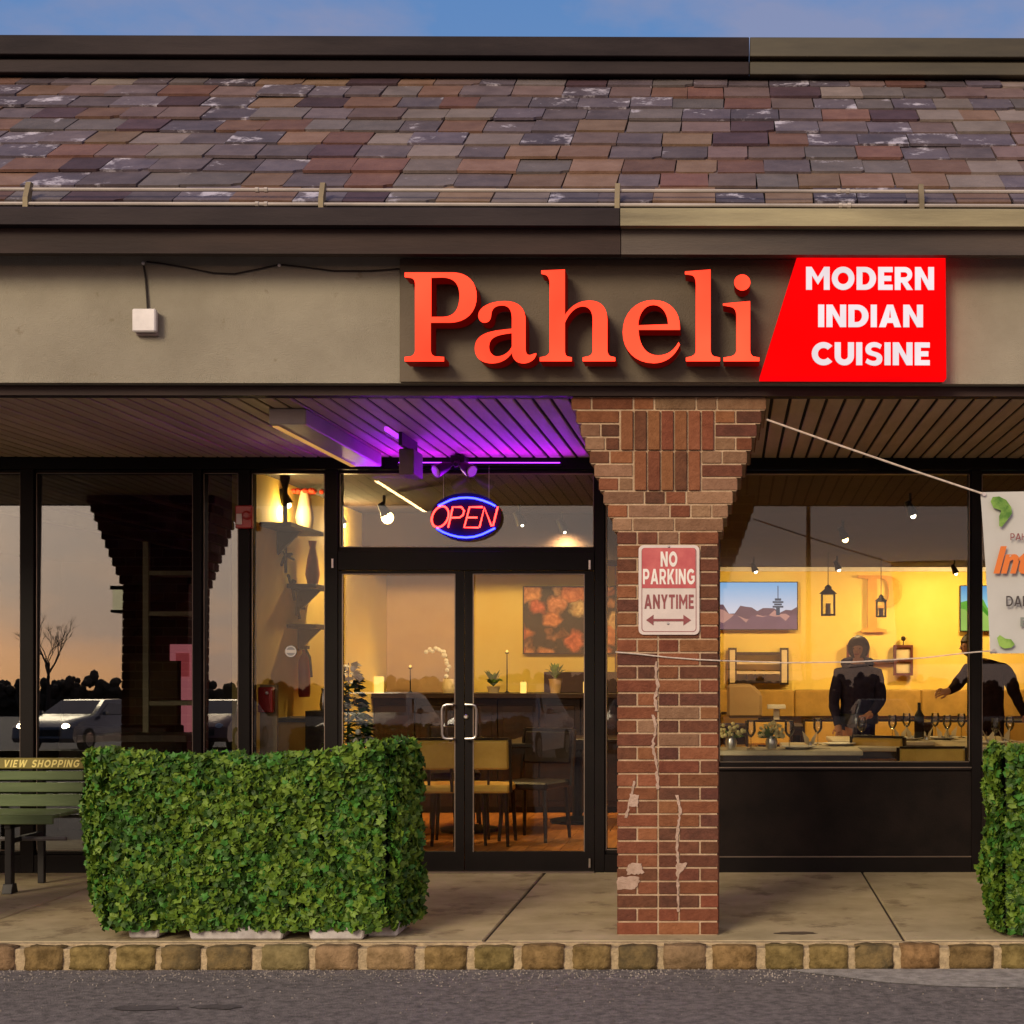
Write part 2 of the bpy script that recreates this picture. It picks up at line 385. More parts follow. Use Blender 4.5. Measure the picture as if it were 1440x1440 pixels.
M['stucco'] = pm('stucco', (0.315, 0.280, 0.215), 0.92, c2=(0.41, 0.368, 0.288), scale=1.6, bump=1.0, bscale=260, wear=((0.28, 0.24, 0.17), 0.62, 9))
M['trim'] = pm('brown_trim', (0.022, 0.013, 0.013), 0.55, spec=0.12, c2=(0.046, 0.027, 0.024), scale=2, bump=0.15, bscale=30, stretch=(0.4, 1, 3))
M['trim_dark'] = pm('dark_trim', (0.014, 0.010, 0.013), 0.6, spec=0.1, c2=(0.034, 0.025, 0.027), scale=1.5, bump=0.15, bscale=30, stretch=(0.5, 1, 3))
M['trim_olive'] = pm('olive_trim', (0.10, 0.08, 0.045), 0.5, c2=(0.33, 0.285, 0.165), scale=1.1, bump=0.15, bscale=30, stretch=(0.5, 1, 5))
M['trim_cop'] = pm('olive_coping', (0.030, 0.025, 0.017), 0.5, c2=(0.070, 0.058, 0.036), scale=1.2, stretch=(0.6, 1, 4))
M['trim_mid'] = pm('weathered_trim', (0.030, 0.019, 0.017), 0.5, c2=(0.085, 0.058, 0.045), scale=0.9, lo=0.4, hi=0.75, bump=0.15, bscale=30, stretch=(0.6, 1, 4))
M['soffit'] = pm('soffit_plank', (0.47, 0.35, 0.21), 0.6, c2=(0.60, 0.46, 0.30), scale=2.5, bump=0.2, bscale=90, rnd=0.12, stretch=(4, 0.6, 1))
M['void'] = pm('dark_void', (0.012, 0.008, 0.008), 0.9)
M['rail'] = pm('rail_metal', (0.30, 0.26, 0.24), 0.5, 0.3, c2=(0.48, 0.42, 0.37), scale=3, stretch=(0.6, 2, 2))
SL = [((0.10, 0.083, 0.10), (0.16, 0.135, 0.155)), ((0.085, 0.075, 0.105), (0.135, 0.118, 0.155)), ((0.14, 0.075, 0.060), (0.20, 0.115, 0.09)),
      ((0.18, 0.115, 0.08), (0.24, 0.165, 0.125)), ((0.19, 0.165, 0.155), (0.25, 0.22, 0.21)), ((0.06, 0.035, 0.045), (0.09, 0.055, 0.07)),
      ((0.14, 0.10, 0.10), (0.19, 0.14, 0.14)), ((0.12, 0.11, 0.115), (0.17, 0.155, 0.16)), ((0.10, 0.088, 0.12), (0.15, 0.135, 0.165))]
SLW = [4.5, 2.6, 3.4, 3.0, 2.0, 2.0, 2.8, 2.4, 2.2]
_k = lambda c: tuple(x * y for x, y in zip(c, (0.74, 0.66, 0.63)))
M['slates'] = [pm('slate_%s' % 'abcdefghi'[i], _k(a), 0.62, c2=_k(b), scale=7, bump=0.5, bscale=26, rnd=0.24, hue=0.012,
                  wear=(((0.42, 0.39, 0.45), 0.55 if i in (1, 8) else 0.61, 5) if i in (0, 1, 7, 8) else None)) for i, (a, b) in enumerate(SL)]
BK = [((0.14, 0.042, 0.018), (0.20, 0.066, 0.030)), ((0.10, 0.033, 0.017), (0.15, 0.052, 0.027)), ((0.19, 0.066, 0.026), (0.25, 0.096, 0.042)),
      ((0.17, 0.085, 0.045), (0.23, 0.125, 0.07)), ((0.075, 0.027, 0.016), (0.12, 0.042, 0.025)), ((0.22, 0.12, 0.065), (0.29, 0.165, 0.095))]
M['bricks'] = [pm('brick_%s' % 'abcdef'[i], a, 0.85, c2=b, scale=22, bump=0.9, bscale=70, rnd=0.13, hue=0.008, wear=((0.26, 0.17, 0.11), 0.72, 30)) for i, (a, b) in enumerate(BK)]
M['mortar'] = pm('mortar', (0.40, 0.27, 0.17), 0.95, c2=(0.54, 0.39, 0.26), scale=14, bump=0.8, bscale=120)
M['repair'] = pm('mortar_repair', (0.34, 0.23, 0.17), 0.95, c2=(0.48, 0.34, 0.27), scale=20, bump=0.8, bscale=90)
M['frame'] = pm('bronze_frame', (0.0055, 0.0035, 0.0035), 0.42, 0.0, var=0.3, scale=3, spec=0.14)
M['bead'] = pm('frame_bead', (0.22, 0.17, 0.14), 0.35, 0.7, var=0.2)
M['silver'] = pm('brushed_metal', (0.62, 0.58, 0.54), 0.28, 0.95, var=0.1, scale=20)
M['bulk'] = pm('bulkhead_panel', (0.007, 0.0045, 0.004), 0.6, spec=0.1, c2=(0.013, 0.008, 0.007), scale=5, bump=0.2, bscale=60)
M['glass'] = glass_mat('window_glass', 1.46)
M['mid_glass'] = glass_mat('door_glass', 1.72)
M['mirror_glass'] = glass_mat('coated_glass', 2.25, (0.85, 0.87, 0.84))
M['clear_body'] = glass_mat('drinking_glass', 1.9, (0.96, 0.95, 0.9), 0.03)
M['white'] = pm('white_paint', (0.72, 0.68, 0.64), 0.5, var=0.06, scale=10)
M['whiteplastic'] = pm('white_plastic', (0.66, 0.62, 0.62), 0.55, var=0.12, scale=8, bump=0.2, bscale=30)
M['black'] = pm('black_metal', (0.014, 0.012, 0.012), 0.45, 0.2, var=0.3)
M['cable'] = pm('black_cable', (0.02, 0.014, 0.012), 0.6)
M['rope'] = pm('pale_rope', (0.52, 0.44, 0.38), 0.8, var=0.2, scale=40)
M['signback'] = pm('sign_panel', (0.072, 0.052, 0.033), 0.6, c2=(0.112, 0.083, 0.054), scale=1.5, bump=0.3, bscale=120)
M['letter_face'] = em('letter_face', (1.0, 0.040, 0.017), 2.4, dr=0.3, sc_=2.0)
M['letter_side'] = pm('letter_return', (0.07, 0.003, 0.002), 0.6, spec=0.1, emit=(1, 0.0, 0.0), es=0.05)  # faint red glow put into the returns, as a halo round the letters
M['red_face'] = em('lightbox_face', (1.0, 0.0012, 0.0018), 1.15, dr=0.30, sc_=1.6)
M['red_side'] = em('lightbox_side', (1.0, 0.001, 0.003), 0.9)  # glow put into the casing to spread a red halo around the box
M['white_lit'] = em('lit_white_letters', (1.0, 0.86, 0.88), 0.80)
M['letter_black'] = pm('letter_edge', (0.10, 0.05, 0.06), 0.6)
M['neon_red'] = em('neon_red_tube', (1.0, 0.022, 0.017), 12.0)
M['neon_blue'] = em('neon_blue_tube', (0.014, 0.018, 1.0), 20.0)
M['neon_back'] = pm('halo_board', (0.012, 0.008, 0.035), 0.7, spec=0.1)
M['purple_led'] = em('purple_led', (0.42, 0.03, 1.0), 5.0)
M['wood'] = pm('orange_wood_floor', (0.36, 0.12, 0.025), 0.4, c2=(0.56, 0.21, 0.045), scale=3, stretch=(5, 0.7, 1), rnd=0.15)
M['yellow_wall'] = pm('yellow_wall', (0.82, 0.57, 0.12), 0.8, c2=(0.87, 0.65, 0.17), scale=1.2, bump=0.1, bscale=50)
M['tan_wall'] = pm('tan_wall', (0.50, 0.32, 0.17), 0.8, c2=(0.56, 0.37, 0.20), scale=2.5, bump=0.1, bscale=50)
M['ceiling_dark'] = pm('dark_ceiling', (0.022, 0.010, 0.008), 0.9, var=0.3)
M['darkwood'] = pm('dark_wood', (0.014, 0.007, 0.005), 0.4, c2=(0.035, 0.016, 0.010), scale=5, stretch=(1, 1, 4))
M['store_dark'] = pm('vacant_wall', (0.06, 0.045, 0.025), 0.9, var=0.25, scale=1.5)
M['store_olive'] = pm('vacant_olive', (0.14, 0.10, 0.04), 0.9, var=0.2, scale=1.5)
M['beam'] = pm('ceiling_beam', (0.30, 0.20, 0.09), 0.7, var=0.3, scale=3)
M['yellow_fabric'] = pm('mustard_upholstery', (0.62, 0.36, 0.07), 0.7, c2=(0.74, 0.45, 0.10), scale=6, bump=0.2)
M['linen'] = pm('pale_tabletop', (0.62, 0.50, 0.32), 0.55, var=0.12, scale=6)
M['red'] = pm('red_enamel', (0.35, 0.015, 0.012), 0.35, var=0.2, coat=0.3)
M['gold'] = pm('orange_letter', (0.72, 0.33, 0.04), 0.5, var=0.1)
M['navy'] = pm('navy_cloth', (0.016, 0.013, 0.034), 0.9, spec=0.05, c2=(0.028, 0.023, 0.052), scale=14, bump=0.4, bscale=40)
M['charcoal'] = pm('charcoal_cloth', (0.016, 0.009, 0.010), 0.9, spec=0.05, c2=(0.028, 0.015, 0.016), scale=14, bump=0.4, bscale=40)
M['skin'] = pm('skin', (0.42, 0.20, 0.12), 0.55, var=0.1, scale=12)
M['hair'] = pm('dark_hair', (0.02, 0.012, 0.01), 0.6, c2=(0.05, 0.028, 0.02), scale=50, stretch=(1, 1, 0.2))
M['bench'] = pm('green_bench_paint', (0.075, 0.11, 0.042), 0.45, c2=(0.11, 0.15, 0.06), scale=5, bump=0.15, bscale=40, stretch=(0.5, 1, 3), rnd=0.1)
M['bench_gold'] = pm('olive_gold_slat', (0.20, 0.165, 0.04), 0.5, var=0.15, scale=5)
M['bench_text'] = pm('pale_yellow_lettering', (0.78, 0.66, 0.22), 0.6, var=0.08)
M['banner'] = pm('white_banner', (0.42, 0.415, 0.40), 0.7, c2=(0.50, 0.495, 0.48), scale=1.5)
M['orange_ink'] = pm('orange_ink', (0.62, 0.16, 0.03), 0.6, var=0.05)
M['dark_ink'] = pm('dark_ink', (0.06, 0.05, 0.05), 0.6)
M['grey_ink'] = pm('grey_ink', (0.20, 0.22, 0.20), 0.6)
M['green_ink'] = pm('leaf_ink', (0.06, 0.16, 0.02), 0.6, c2=(0.25, 0.42, 0.08), scale=14)
M['sign_white'] = pm('sign_white', (0.58, 0.50, 0.47), 0.45, var=0.06, scale=12)
M['sign_red'] = pm('sign_red', (0.40, 0.065, 0.075), 0.5, c2=(0.50, 0.11, 0.11), scale=12)
M['sign_dark_red'] = pm('sign_dark_red', (0.22, 0.055, 0.06), 0.5, var=0.15)
LV = [((0.050, 0.096, 0.008), (0.088, 0.155, 0.015)), ((0.080, 0.135, 0.011), (0.13, 0.205, 0.024)), ((0.018, 0.048, 0.006), (0.034, 0.080, 0.010)), ((0.11, 0.18, 0.020), (0.17, 0.27, 0.045)), ((0.030, 0.110, 0.016), (0.055, 0.17, 0.022))]
M['leaves'] = [pm('ivy_leaf_%s' % 'abcde'[i], a, 0.5, c2=b, scale=20, spec=0.22, rnd=0.15) for i, (a, b) in enumerate(LV)]
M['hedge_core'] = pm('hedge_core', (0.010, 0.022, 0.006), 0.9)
M['bark'] = pm('bark', (0.045, 0.03, 0.022), 0.9)
M['far_trees'] = pm('far_trees', (0.085, 0.058, 0.036), 0.95, var=0.3, scale=0.2)
M['pink'] = pm('pink_glow', (0.62, 0.22, 0.26), 0.7, emit=(0.9, 0.25, 0.3), es=0.32)  # door colour glows by itself so that the doorway looks lit
M['carpaint'] = pm('silver_car_paint', (0.40, 0.40, 0.44), 0.3, 0.5, var=0.05, coat=0.6)
M['carpaint2'] = pm('grey_car_paint', (0.10, 0.09, 0.10), 0.3, 0.4, var=0.05, coat=0.6)
M['carpaint3'] = pm('maroon_car_paint', (0.10, 0.02, 0.02), 0.3, 0.4, var=0.05, coat=0.6)
M['carglass'] = pm('car_glass', (0.02, 0.02, 0.025), 0.08, 0.0, spec=0.9)
M['tyre'] = pm('tyre_rubber', (0.015, 0.015, 0.015), 0.85)
M['warm_bulb'] = em('warm_bulb', (1.0, 0.62, 0.22), 14)
M['white_bulb'] = em('white_bulb', (1.0, 0.86, 0.66), 9)
M['candle'] = em('candle_glow', (1.0, 0.55, 0.12), 1.6)

# ------------------------------------------------------------------ the ground
DP, DF, DW = 8.0, 7.9, 10.38       # distance of pillar front, fascia front and window frames
ROAD = -0.118
b = MB(); b.box(-1500, 1500, -1500, 7.72, ROAD - 0.3, ROAD); b.box(-1500, 1500, 7.72, 30, -0.6, -0.42)
road = struct('road', b, M['asphalt'])
# pale concrete patch along the kerb and two tar stains
p0, p1, p2, p3 = at(1120, 1368, 7.66), at(1440, 1364, 7.70), at(1440, 1388, 7.3), at(1300, 1386, 7.3)
def sheet_on_road(name, pts, mat, z, **k):
    b = MB(); n = len(pts); b.add([(x, y, z) for x, y in pts], [tuple(range(n))]); b.add([(x, y, z - 0.003) for x, y in pts], [tuple(range(n - 1, -1, -1))])
    return b
def road_xy(px, py):       # point of the road surface seen at a pixel
    d = (EYE - ROAD) * FPX / (py - CY); return at(px, py, d * (math.cos(YAW) - (px - CX) / FPX * math.sin(YAW))).xy
rr = random.Random(3)
def blob(cx, cy, rx, ry, n=22, j=0.25):
    return [(cx + rx * math.cos(2 * math.pi * i / n) * (1 + rr.uniform(-j, j)), cy + ry * math.sin(2 * math.pi * i / n) * (1 + rr.uniform(-j, j))) for i in range(n)]
pts = [road_xy(1110, 1366), road_xy(1180, 1374), road_xy(1240, 1382), road_xy(1330, 1388), road_xy(1440, 1390), (2.6, 7.3), (2.8, 7.69), (1.4, 7.695), (0.35, 7.70)]
for nm, pl, mt, dz in (('concrete_patch', pts, M['patch'], 0.004), ('stain', blob(*road_xy(208, 1418), 0.14, 0.05), M['stain'], 0.004), ('stain', blob(*road_xy(305, 1417), 0.11, 0.045), M['stain'], 0.004)):
    o = part(nm, sheet_on_road(nm, pl, mt, ROAD + dz), mt, road)
# loose grit along the kerb
b = MB()
for i in range(2600):
    x = rr.uniform(-4.2, 2.2); y = 7.72 - abs(rr.gauss(0, 0.17 if i % 5 else 0.5)) - 0.005; s = rr.uniform(0.0018, 0.0065)
    z = ROAD
    a = rr.uniform(0, 6.3); c, d = math.cos(a) * s, math.sin(a) * s
    b.add([(x + c, y + d, z), (x - d, y + c, z), (x - c, y - d, z), (x + d, y - c, z), (x, y, z + s * 1.1)], [(0, 1, 4), (1, 2, 4), (2, 3, 4), (3, 0, 4), (3, 2, 1, 0)])
grit = link('grit', b.mesh('grit', pm('pale_grit', (0.22, 0.19, 0.16), 0.8, var=0.4, scale=3), fix=False)); tag(grit, 'pale loose grit lying in the gutter line along the stone kerb', 'grit', kind='stuff')

# walkway slabs with recessed joints
JX = [-9.2, -6.6, -3.97, -1.24, 0.86, 2.95, 5.04, 7.2]
b = MB(); b.box(-9.2, 7.2, 7.82, 10.6, -0.40, -0.012)
walk = struct('sidewalk', b, pm('joint_dirt', (0.05, 0.035, 0.025), 0.95))
for i in range(len(JX) - 1):
    b = MB(); b.box(JX[i] + 0.007, JX[i + 1] - 0.007, 7.85, 10.58, -0.06, 0.0)
    part('slab', b, M['concrete'], walk, bevel=0.006)
b = MB(); b.box(-9.2, 7.2, 7.80, 7.846, -0.3, -0.003); part('edge_strip', b, M['kerbmortar'], walk, bevel=0.004)
sp = at(1118, 1314, 8.05); b = MB(); bl = blob(sp.x, 8.05, 0.10, 0.035); n = len(bl)
b.add([(x, y, 0.003) for x, y in bl], [tuple(range(n))]); b.add([(x, y, 0.0008) for x, y in bl], [tuple(range(n - 1, -1, -1))]); part('stain', b, pm('walk_stain', (0.10, 0.07, 0.045), 0.8, var=0.2), walk)
# stone kerb: a mortar bed and single blocks
b = MB(); b.box(-9.2, 7.2, 7.722, 7.798, -0.4, -0.016)
kerb = struct('kerb', b, M['kerbmortar'], bevel=0.004)
x = -9.2; k = 0
kr = random.Random(11)
extra = MB()
while x < 7.2:
    wdt = kr.choice([0.19, 0.205, 0.215, 0.23, 0.185]); gap = kr.uniform(0.030, 0.052)
    q = MB(); n = 4
    q.box(-wdt / 2, wdt / 2, -0.020, 0.05, 0, 0.118 + kr.uniform(-0.006, 0.004))
    me = q.mesh('kerb_stone', kr.choice([M['kerb1'], M['kerb1'], M['kerb2'], M['kerb3']]))
    bm = bmesh.new(); bm.from_mesh(me); bmesh.ops.subdivide_edges(bm, edges=bm.edges, cuts=5, use_grid_fill=True)
    for v in bm.verts:
        cxx = (abs(v.co.x) / (wdt / 2)) ** 4; czz = (abs(v.co.z - 0.058) / 0.06) ** 4
        v.co.y += 0.009 * max(cxx ** 2, czz ** 2); v.co.z -= 0.006 * cxx ** 2 * (1 if v.co.z > 0.06 else -1)
        v.co.y += 0.010 * mnoise.noise(v.co * 28 + Vector((x * 9, 0, 0)))
        v.co += Vector((kr.uniform(-1, 1), kr.uniform(-1, 1), kr.uniform(-1, 1))) * 0.0032
    bm.to_mesh(me); bm.free(); me.polygons.foreach_set('use_smooth', [True] * len(me.polygons))
    link('stone', me, kerb, (x + wdt / 2, 7.725, ROAD - 0.002))
    x += wdt + gap

# ------------------------------------------------------------------ the shop building
XL, XR = -9.2, 7.2
bld = thing('shop_building', (0, DF, 0), 'long low brick and stucco shop building with slate mansard roof and dark glazed front', 'building')
# fascia
zf0, zf1 = at(720, 539, DF).z, 3.44
b = MB(); b.box(XL, XR, DF, DF + 0.16, zf0, zf1); fascia = part('fascia', b, M['stucco'], bld)
b = MB(); b.box(XL, XR, DF + 0.07, DF + 0.158, 2.742, zf0 - 0.002); part('lower_trim', b, M['trim'], bld)
# soffit planks
b = MB(); b.box(XL, XR, DF + 0.16, 10.5, 2.752, 2.80); soff = part('soffit', b, M['void'], bld)
pitch = 0.0945; x = XL; pm_ = MB(); pm_.box(-0.0385, 0.0385, 0, 10.375 - DF - 0.165, 0, 0.011)
pme = pm_.mesh('plank', M['soffit'], bevel=0.003)
sl = wloc(soff); rest = MB()
while x < XR:
    if -6.0 < x < 3.2:
        link('plank', pme, soff, Vector((x, DF + 0.163, 2.740 + rr.uniform(-0.001, 0.001))) - sl)
    else: rest.box(x - 0.0415, x + 0.0415, DF + 0.163, 10.375, 2.740, 2.7508)
    x += pitch
part('plank', rest, M['soffit'], soff)['kind'] = 'stuff'
# gutter boards (dark on the left, olive on the right of the joint)
xj = at(872, 300, 7.65).x
for nm, xa, xb, mu, ml in (('gutter', XL, xj - 0.002, M['trim_dark'], M['trim']), ('gutter', xj + 0.002, XR, M['trim_olive'], M['trim_mid'])):
    b = MB(); b.prism([(7.635, 3.513), (7.635, 3.590), (7.642, 3.600), (7.76, 3.600), (7.76, 3.513)], xa, xb, 0, 'x')
    g = part(nm, b, mu, bld); g['label'] = 'dark weathered gutter board' if xa == XL else 'paler olive gutter board'
    b = MB(); b.prism([(7.70, 3.390), (7.70, 3.5125), (7.90, 3.5125), (7.90, 3.440), (7.75, 3.440), (7.745, 3.386)], xa, xb, 0, 'x')
    part('fascia_board', b, ml, bld)
for px in (872, 1163, 455):
    pass
# mansard roof: deck plus slates
TH = R(35); RY, RZ = 7.75, 3.628; E = 0.234; NR = 10
b = MB(); b.prism([(RY, RZ - 0.03), (RY, RZ), (RY + 2.30 * math.cos(TH), RZ + 2.30 * math.sin(TH)), (11.5, RZ + 2.30 * math.sin(TH)), (11.5, RZ - 0.03)], XL, XR, 0, 'x')
roof = part('roof', b, M['void'], bld); rl = wloc(roof)
sr = random.Random(5)
var = {}
def slate(wi, mi, v):
    key = (wi, mi, v)
    if key not in var:
        wd = 0.15 + 0.03 * wi; q = MB(); j = lambda: sr.uniform(-0.006, 0.006)
        a = [(-wd / 2 + j(), j()), (wd / 2 + j(), j()), (wd / 2, E * 1.22), (-wd / 2, E * 1.22)]
        if v == 2: a = [(-wd / 2, 0.0), (wd / 2 - 0.045, 0.004), (wd / 2 - 0.03, 0.022), (wd / 2, 0.034), (wd / 2, E * 1.22), (-wd / 2, E * 1.22)]
        if v == 1: a = [(-wd / 2, 0.012), (-wd / 2 + 0.02, 0.0), (wd / 2 - 0.015, 0.003), (wd / 2, 0.02), (wd / 2, E * 1.22), (-wd / 2, E * 1.22)]
        n = len(a); q.add([(p[0], p[1], 0) for p in a] + [(p[0], p[1], 0.015) for p in a], [tuple(range(n - 1, -1, -1)), tuple(range(n, 2 * n))] + [(i, (i + 1) % n, (i + 1) % n + n, i + n) for i in range(n)])
        var[key] = q.mesh('slate', M['slates'][mi])
    return var[key], 0.15 + 0.03 * wi
far = MB()
for r in range(NR):
    x = XL + sr.uniform(0, 0.2); t = r * E
    while x < XR - 0.1:
        mi = sr.choices(range(9), SLW)[0]; wi = sr.choice([2, 3, 3, 4, 4, 5]); v = sr.choices((0, 1, 2), (7, 2.5, 0.8))[0]
        me, wd = slate(wi, mi, v)
        cx_ = x + wd / 2; y = RY + t * math.cos(TH) ; z = RZ + t * math.sin(TH)
        lift = 0.017 + sr.uniform(0, 0.009)
        pos = Vector((cx_, y - lift * math.sin(TH), z + lift * math.cos(TH)))
        lim = 0.5 * 5.5 * (y / 8)
        if -3.72 * y / 7.75 - 0.25 < cx_ < 1.47 * y / 7.75 + 0.22:
            link('slate', me, roof, pos - rl, (TH - R(3.2) + sr.gauss(0, 0.006), 0, sr.gauss(0, 0.008)))
        else:
            mt = Matrix.Translation(pos) @ Matrix.Rotation(TH - R(3.2), 4, 'X')
            far.add([mt @ vv.co for vv in me.vertices], [tuple(p.vertices) for p in me.polygons], mi)
        x += wd + 0.005
part('slate', far, M['slates'], roof)['kind'] = 'stuff'
# ridge coping, two strips, paler from the joint on the right
xc = at(1054, 70, 9.48).x
for xa, xb, m1, m2 in ((XL, xc - 0.002, M['trim_dark'], M['trim_dark']), (xc + 0.002, XR, M['trim_cop'], M['trim_cop'])):
    b = MB(); b.box(xa, xb, 9.48, 9.9, 5.048, 5.165); b.box(xa, xb, 9.54, 9.9, 5.0305, 5.0475, 0); part('coping', b, m1, bld, bevel=0.004)
    b = MB(); b.box(xa, xb, 9.515, 9.9, 4.952, 5.030); part('coping_apron', b, m2, bld, bevel=0.004)
# snow rails
rail = thing('snow_rail', (0, 7.75, 3.60), 'two pale pipe snow rails on brackets standing along the slate eave', 'snow rail')
for py, yy in ((288, 7.70), (268, 7.735)):
    z = at(720, py, yy).z; b = MB(); b.tube([(XL, yy, z), (XR, yy, z)], 0.0095, 8); part('rail_pipe', b, M['rail'], rail, smooth=True)
    for px in (368, 1188) if py == 288 else (368, 1186):
        c = at(px, py, yy); b = MB()
        b.tube([(c.x - 0.03, yy, z), (c.x - 0.014, yy, z), (c.x - 0.012, yy, z), (c.x + 0.012, yy, z), (c.x + 0.014, yy, z), (c.x + 0.03, yy, z)], [0.014, 0.014, 0.0105, 0.0105, 0.014, 0.014], 8)
        part('coupler', b, M['rail'], rail)
for px in (-380, 37, 452, 868, 1296, 1720):
    c = at(px, 280, 7.70); b = MB()
    b.prism([(7.685, 3.602), (7.685, 3.66), (7.722, 3.745), (7.752, 3.745), (7.73, 3.66), (7.9, 3.60 + 0.16), (7.9, 3.602 + 0.13), (7.74, 3.602)], c.x - 0.012, c.x + 0.012, 0, 'x')
    part('bracket', b, pm('bracket', (0.20, 0.16, 0.10), 0.6, 0.3, var=0.3) if px == -380 else bpy.data.materials['bracket'], rail)

# ------------------------------------------------------------------ brick pillars
BL, BH, MJ = 0.2035, 0.0583, 0.0095
CP = BL + MJ; CH = 2.743 / 40.0
BH = CH - MJ
mesh_cache = {}
def brick_me(wd, mi, hgt=BH, dep=0.092):
    key = (round(wd, 3), mi, round(hgt, 3))
    if key not in mesh_cache:
        q = MB(); q.box(0, wd, 0, dep, 0, hgt); mesh_cache[key] = q.mesh('brick', M['bricks'][mi], bevel=0.0022)
    return mesh_cache[key]
PW = 0.5155
def pillar(cx0, detail, label):
    pr = random.Random(21)
    g = thing('brick_pillar', (cx0, DP, 0), label, 'brick pillar', 'brick pillars of the arcade') if True else None
    core = MB(); other = MB()
    x0 = -PW / 2
    bricks = []
    def put(xa, wd, z, hgt=BH, proud=0.0, top=0, ms=None):
        mi = ms if ms is not None else pr.choices(range(6), [5, 4, 2.6, 0.6, 3, 0.15] if not top else [2, 1, 5, 3, 1, 3])[0]  # flared top draws paler bricks: its brighter lighting is put into the colour
        pos = Vector((xa, -proud + pr.uniform(-0.0015, 0.0015), z))
        if detail: link('brick', brick_me(wd, mi, hgt), g, pos)
        else:
            me = brick_me(wd, mi, hgt); other.add([v.co + pos for v in me.vertices], [tuple(p.vertices) for p in me.polygons], mi)
    for c in range(40):
        z = c * CH + MJ / 2
        k = c - 30; ext = 0.0232 * (k + 1) if k >= 0 else 0.0
        left, right = x0 - ext, -x0 + ext * 1.05
        core.box(left + 0.006, right - 0.006, 0.006, 0.5 + ext * 0.6, c * CH, (c + 1) * CH)
        # front course
        A = [0.5, 0.5, 0.5, 1.0] if c % 2 else [1.0, 1.0, 0.5]
        zones = []
        if 38 >= c >= 33:                 # leave room for the upright bricks
            hw = 0.0685 * (3.5 if c >= 36 else 2.5)
            zones = [(-hw, hw)]
        x = left; i = 0; seq = A
        while x < right - 0.02:
            if k >= 0: wn = 0.5 if (i == 0 and c % 2) else pr.choice([1.0, 1.0, 0.5])
            else: wn = seq[i % len(seq)]
            xe = min(right, x + wn * CP - MJ if wn == 1 else x + (CP / 2 - MJ))
            if k < 0 and i == len(seq) - 1: xe = right
            if right - xe < 0.05: xe = right
            for (za, zb) in zones:
                if x < za < xe: xe = za - MJ
                if xe > za and x >= za - 1e-6: pass
            if zones and za - MJ - 1e-6 <= x < zb: x = zb + MJ * 0.4; i += 1; continue
            if zones and x < za and za - xe < 0.05: xe = za - MJ
            if xe - x > 0.02: put(x, xe - x, z, top=k >= 0)
            x = xe + MJ; i += 1
            if zones and za - MJ * 2 <= x < zb: x = zb + MJ * 0.4
        # sides and back, joined
        dep = 0.5 + ext * 0.6
        for sx in (left, right - 0.092):
            y = 0.10 if c % 2 else 0.10 + 0.05
            while y < dep - 0.03:
                yl = min(BL, dep - y); other.box(sx if sx < 0 else sx, sx + 0.092, y, y + yl, z, z + BH, pr.randrange(6)); y += yl + MJ
        x = left
        while x < right - 0.03:
            xl = min(BL if x > left or c % 2 else BL / 2, right - x); other.box(x, x + xl, dep - 0.004, dep + 0.006, z, z + BH, pr.randrange(6)); x += xl + MJ
    # upright (soldier) bricks: seven over five
    for n_, c0, c1 in ((7, 36, 39), (5, 33, 36)):
        for i in range(n_):
            put(-n_ * 0.0685 / 2 + i * 0.0685 + 0.003, 0.0590, c0 * CH + 0.003, hgt=(c1 - c0) * CH - 0.008, proud=0.009, top=1, ms=[2, 1, 2, 0, 2, 2, 0][(i + n_) % 7])
    part_core = link('mortar_core', core.mesh('mortar_core', M['mortar']), g)
    ob = link('brick', other.mesh('brick', M['bricks']), g); ob['kind'] = 'stuff'
    return g
pc = at(939, 930, DP).x
pil = pillar(pc, True, 'brick pillar that flares upward under the sign and carries the parking sign')
pillar(pc - 4.2, False, 'brick pillar beyond the green slatted bench, seen reflected in the vacant window')
pillar(pc + 4.2, False, 'brick pillar on the far side of the second ivy screen')
# pale mortar repairs on the pillar
cr_r = random.Random(31)
def strip(pts, wd, y=DP - 0.0035, th=0.006):
    b = MB(); fine = []
    for (ax, az), (bx, bz) in zip(pts[:-1], pts[1:]):
        n_ = max(2, int(abs(az - bz) / 0.012))
        fine += [(ax + (bx - ax) * i / n_ + cr_r.gauss(0, 0.0022), az + (bz - az) * i / n_) for i in range(n_)]
    fine.append(pts[-1]); wds = [wd * cr_r.uniform(0.25, 0.75) for _ in fine]
    lft = [(p[0] - w_, p[1]) for p, w_ in zip(fine, wds)]; rgt = [(p[0] + w_, p[1]) for p, w_ in zip(fine, wds)]; n = len(fine)
    vs = [(x, y, z) for x, z in lft + rgt] + [(x, y + th, z) for x, z in lft + rgt]
    fs = []
    for i in range(n - 1): fs += [(i, i + 1, n + i + 1, n + i), (2 * n + i, 3 * n + i, 3 * n + i + 1, 2 * n + i + 1), (i, 2 * n + i, 2 * n + i + 1, i + 1), (n + i, n + i + 1, 3 * n + i + 1, 3 * n + i)]
    return b.add(vs, fs)
def pz(px, py, Y=DP): p = at(px, py, Y); return (p.x, p.z)
for pts, wd in (([(923, 930), (922, 952), (925, 965), (921, 985), (923, 1000)], 0.013), ([(918, 1005), (922, 1018), (921, 1032), (917, 1050), (923, 1070), (924, 1090), (925, 1110)], 0.013),
                ([(892, 1098), (888, 1118), (884, 1132), (880, 1150)], 0.011), ([(952, 1118), (957, 1140), (954, 1160), (952, 1185), (953, 1210), (953, 1245), (954, 1282)], 0.013)):
    part('mortar_crack', strip([pz(*p) for p in pts], wd), M['repair'], pil)
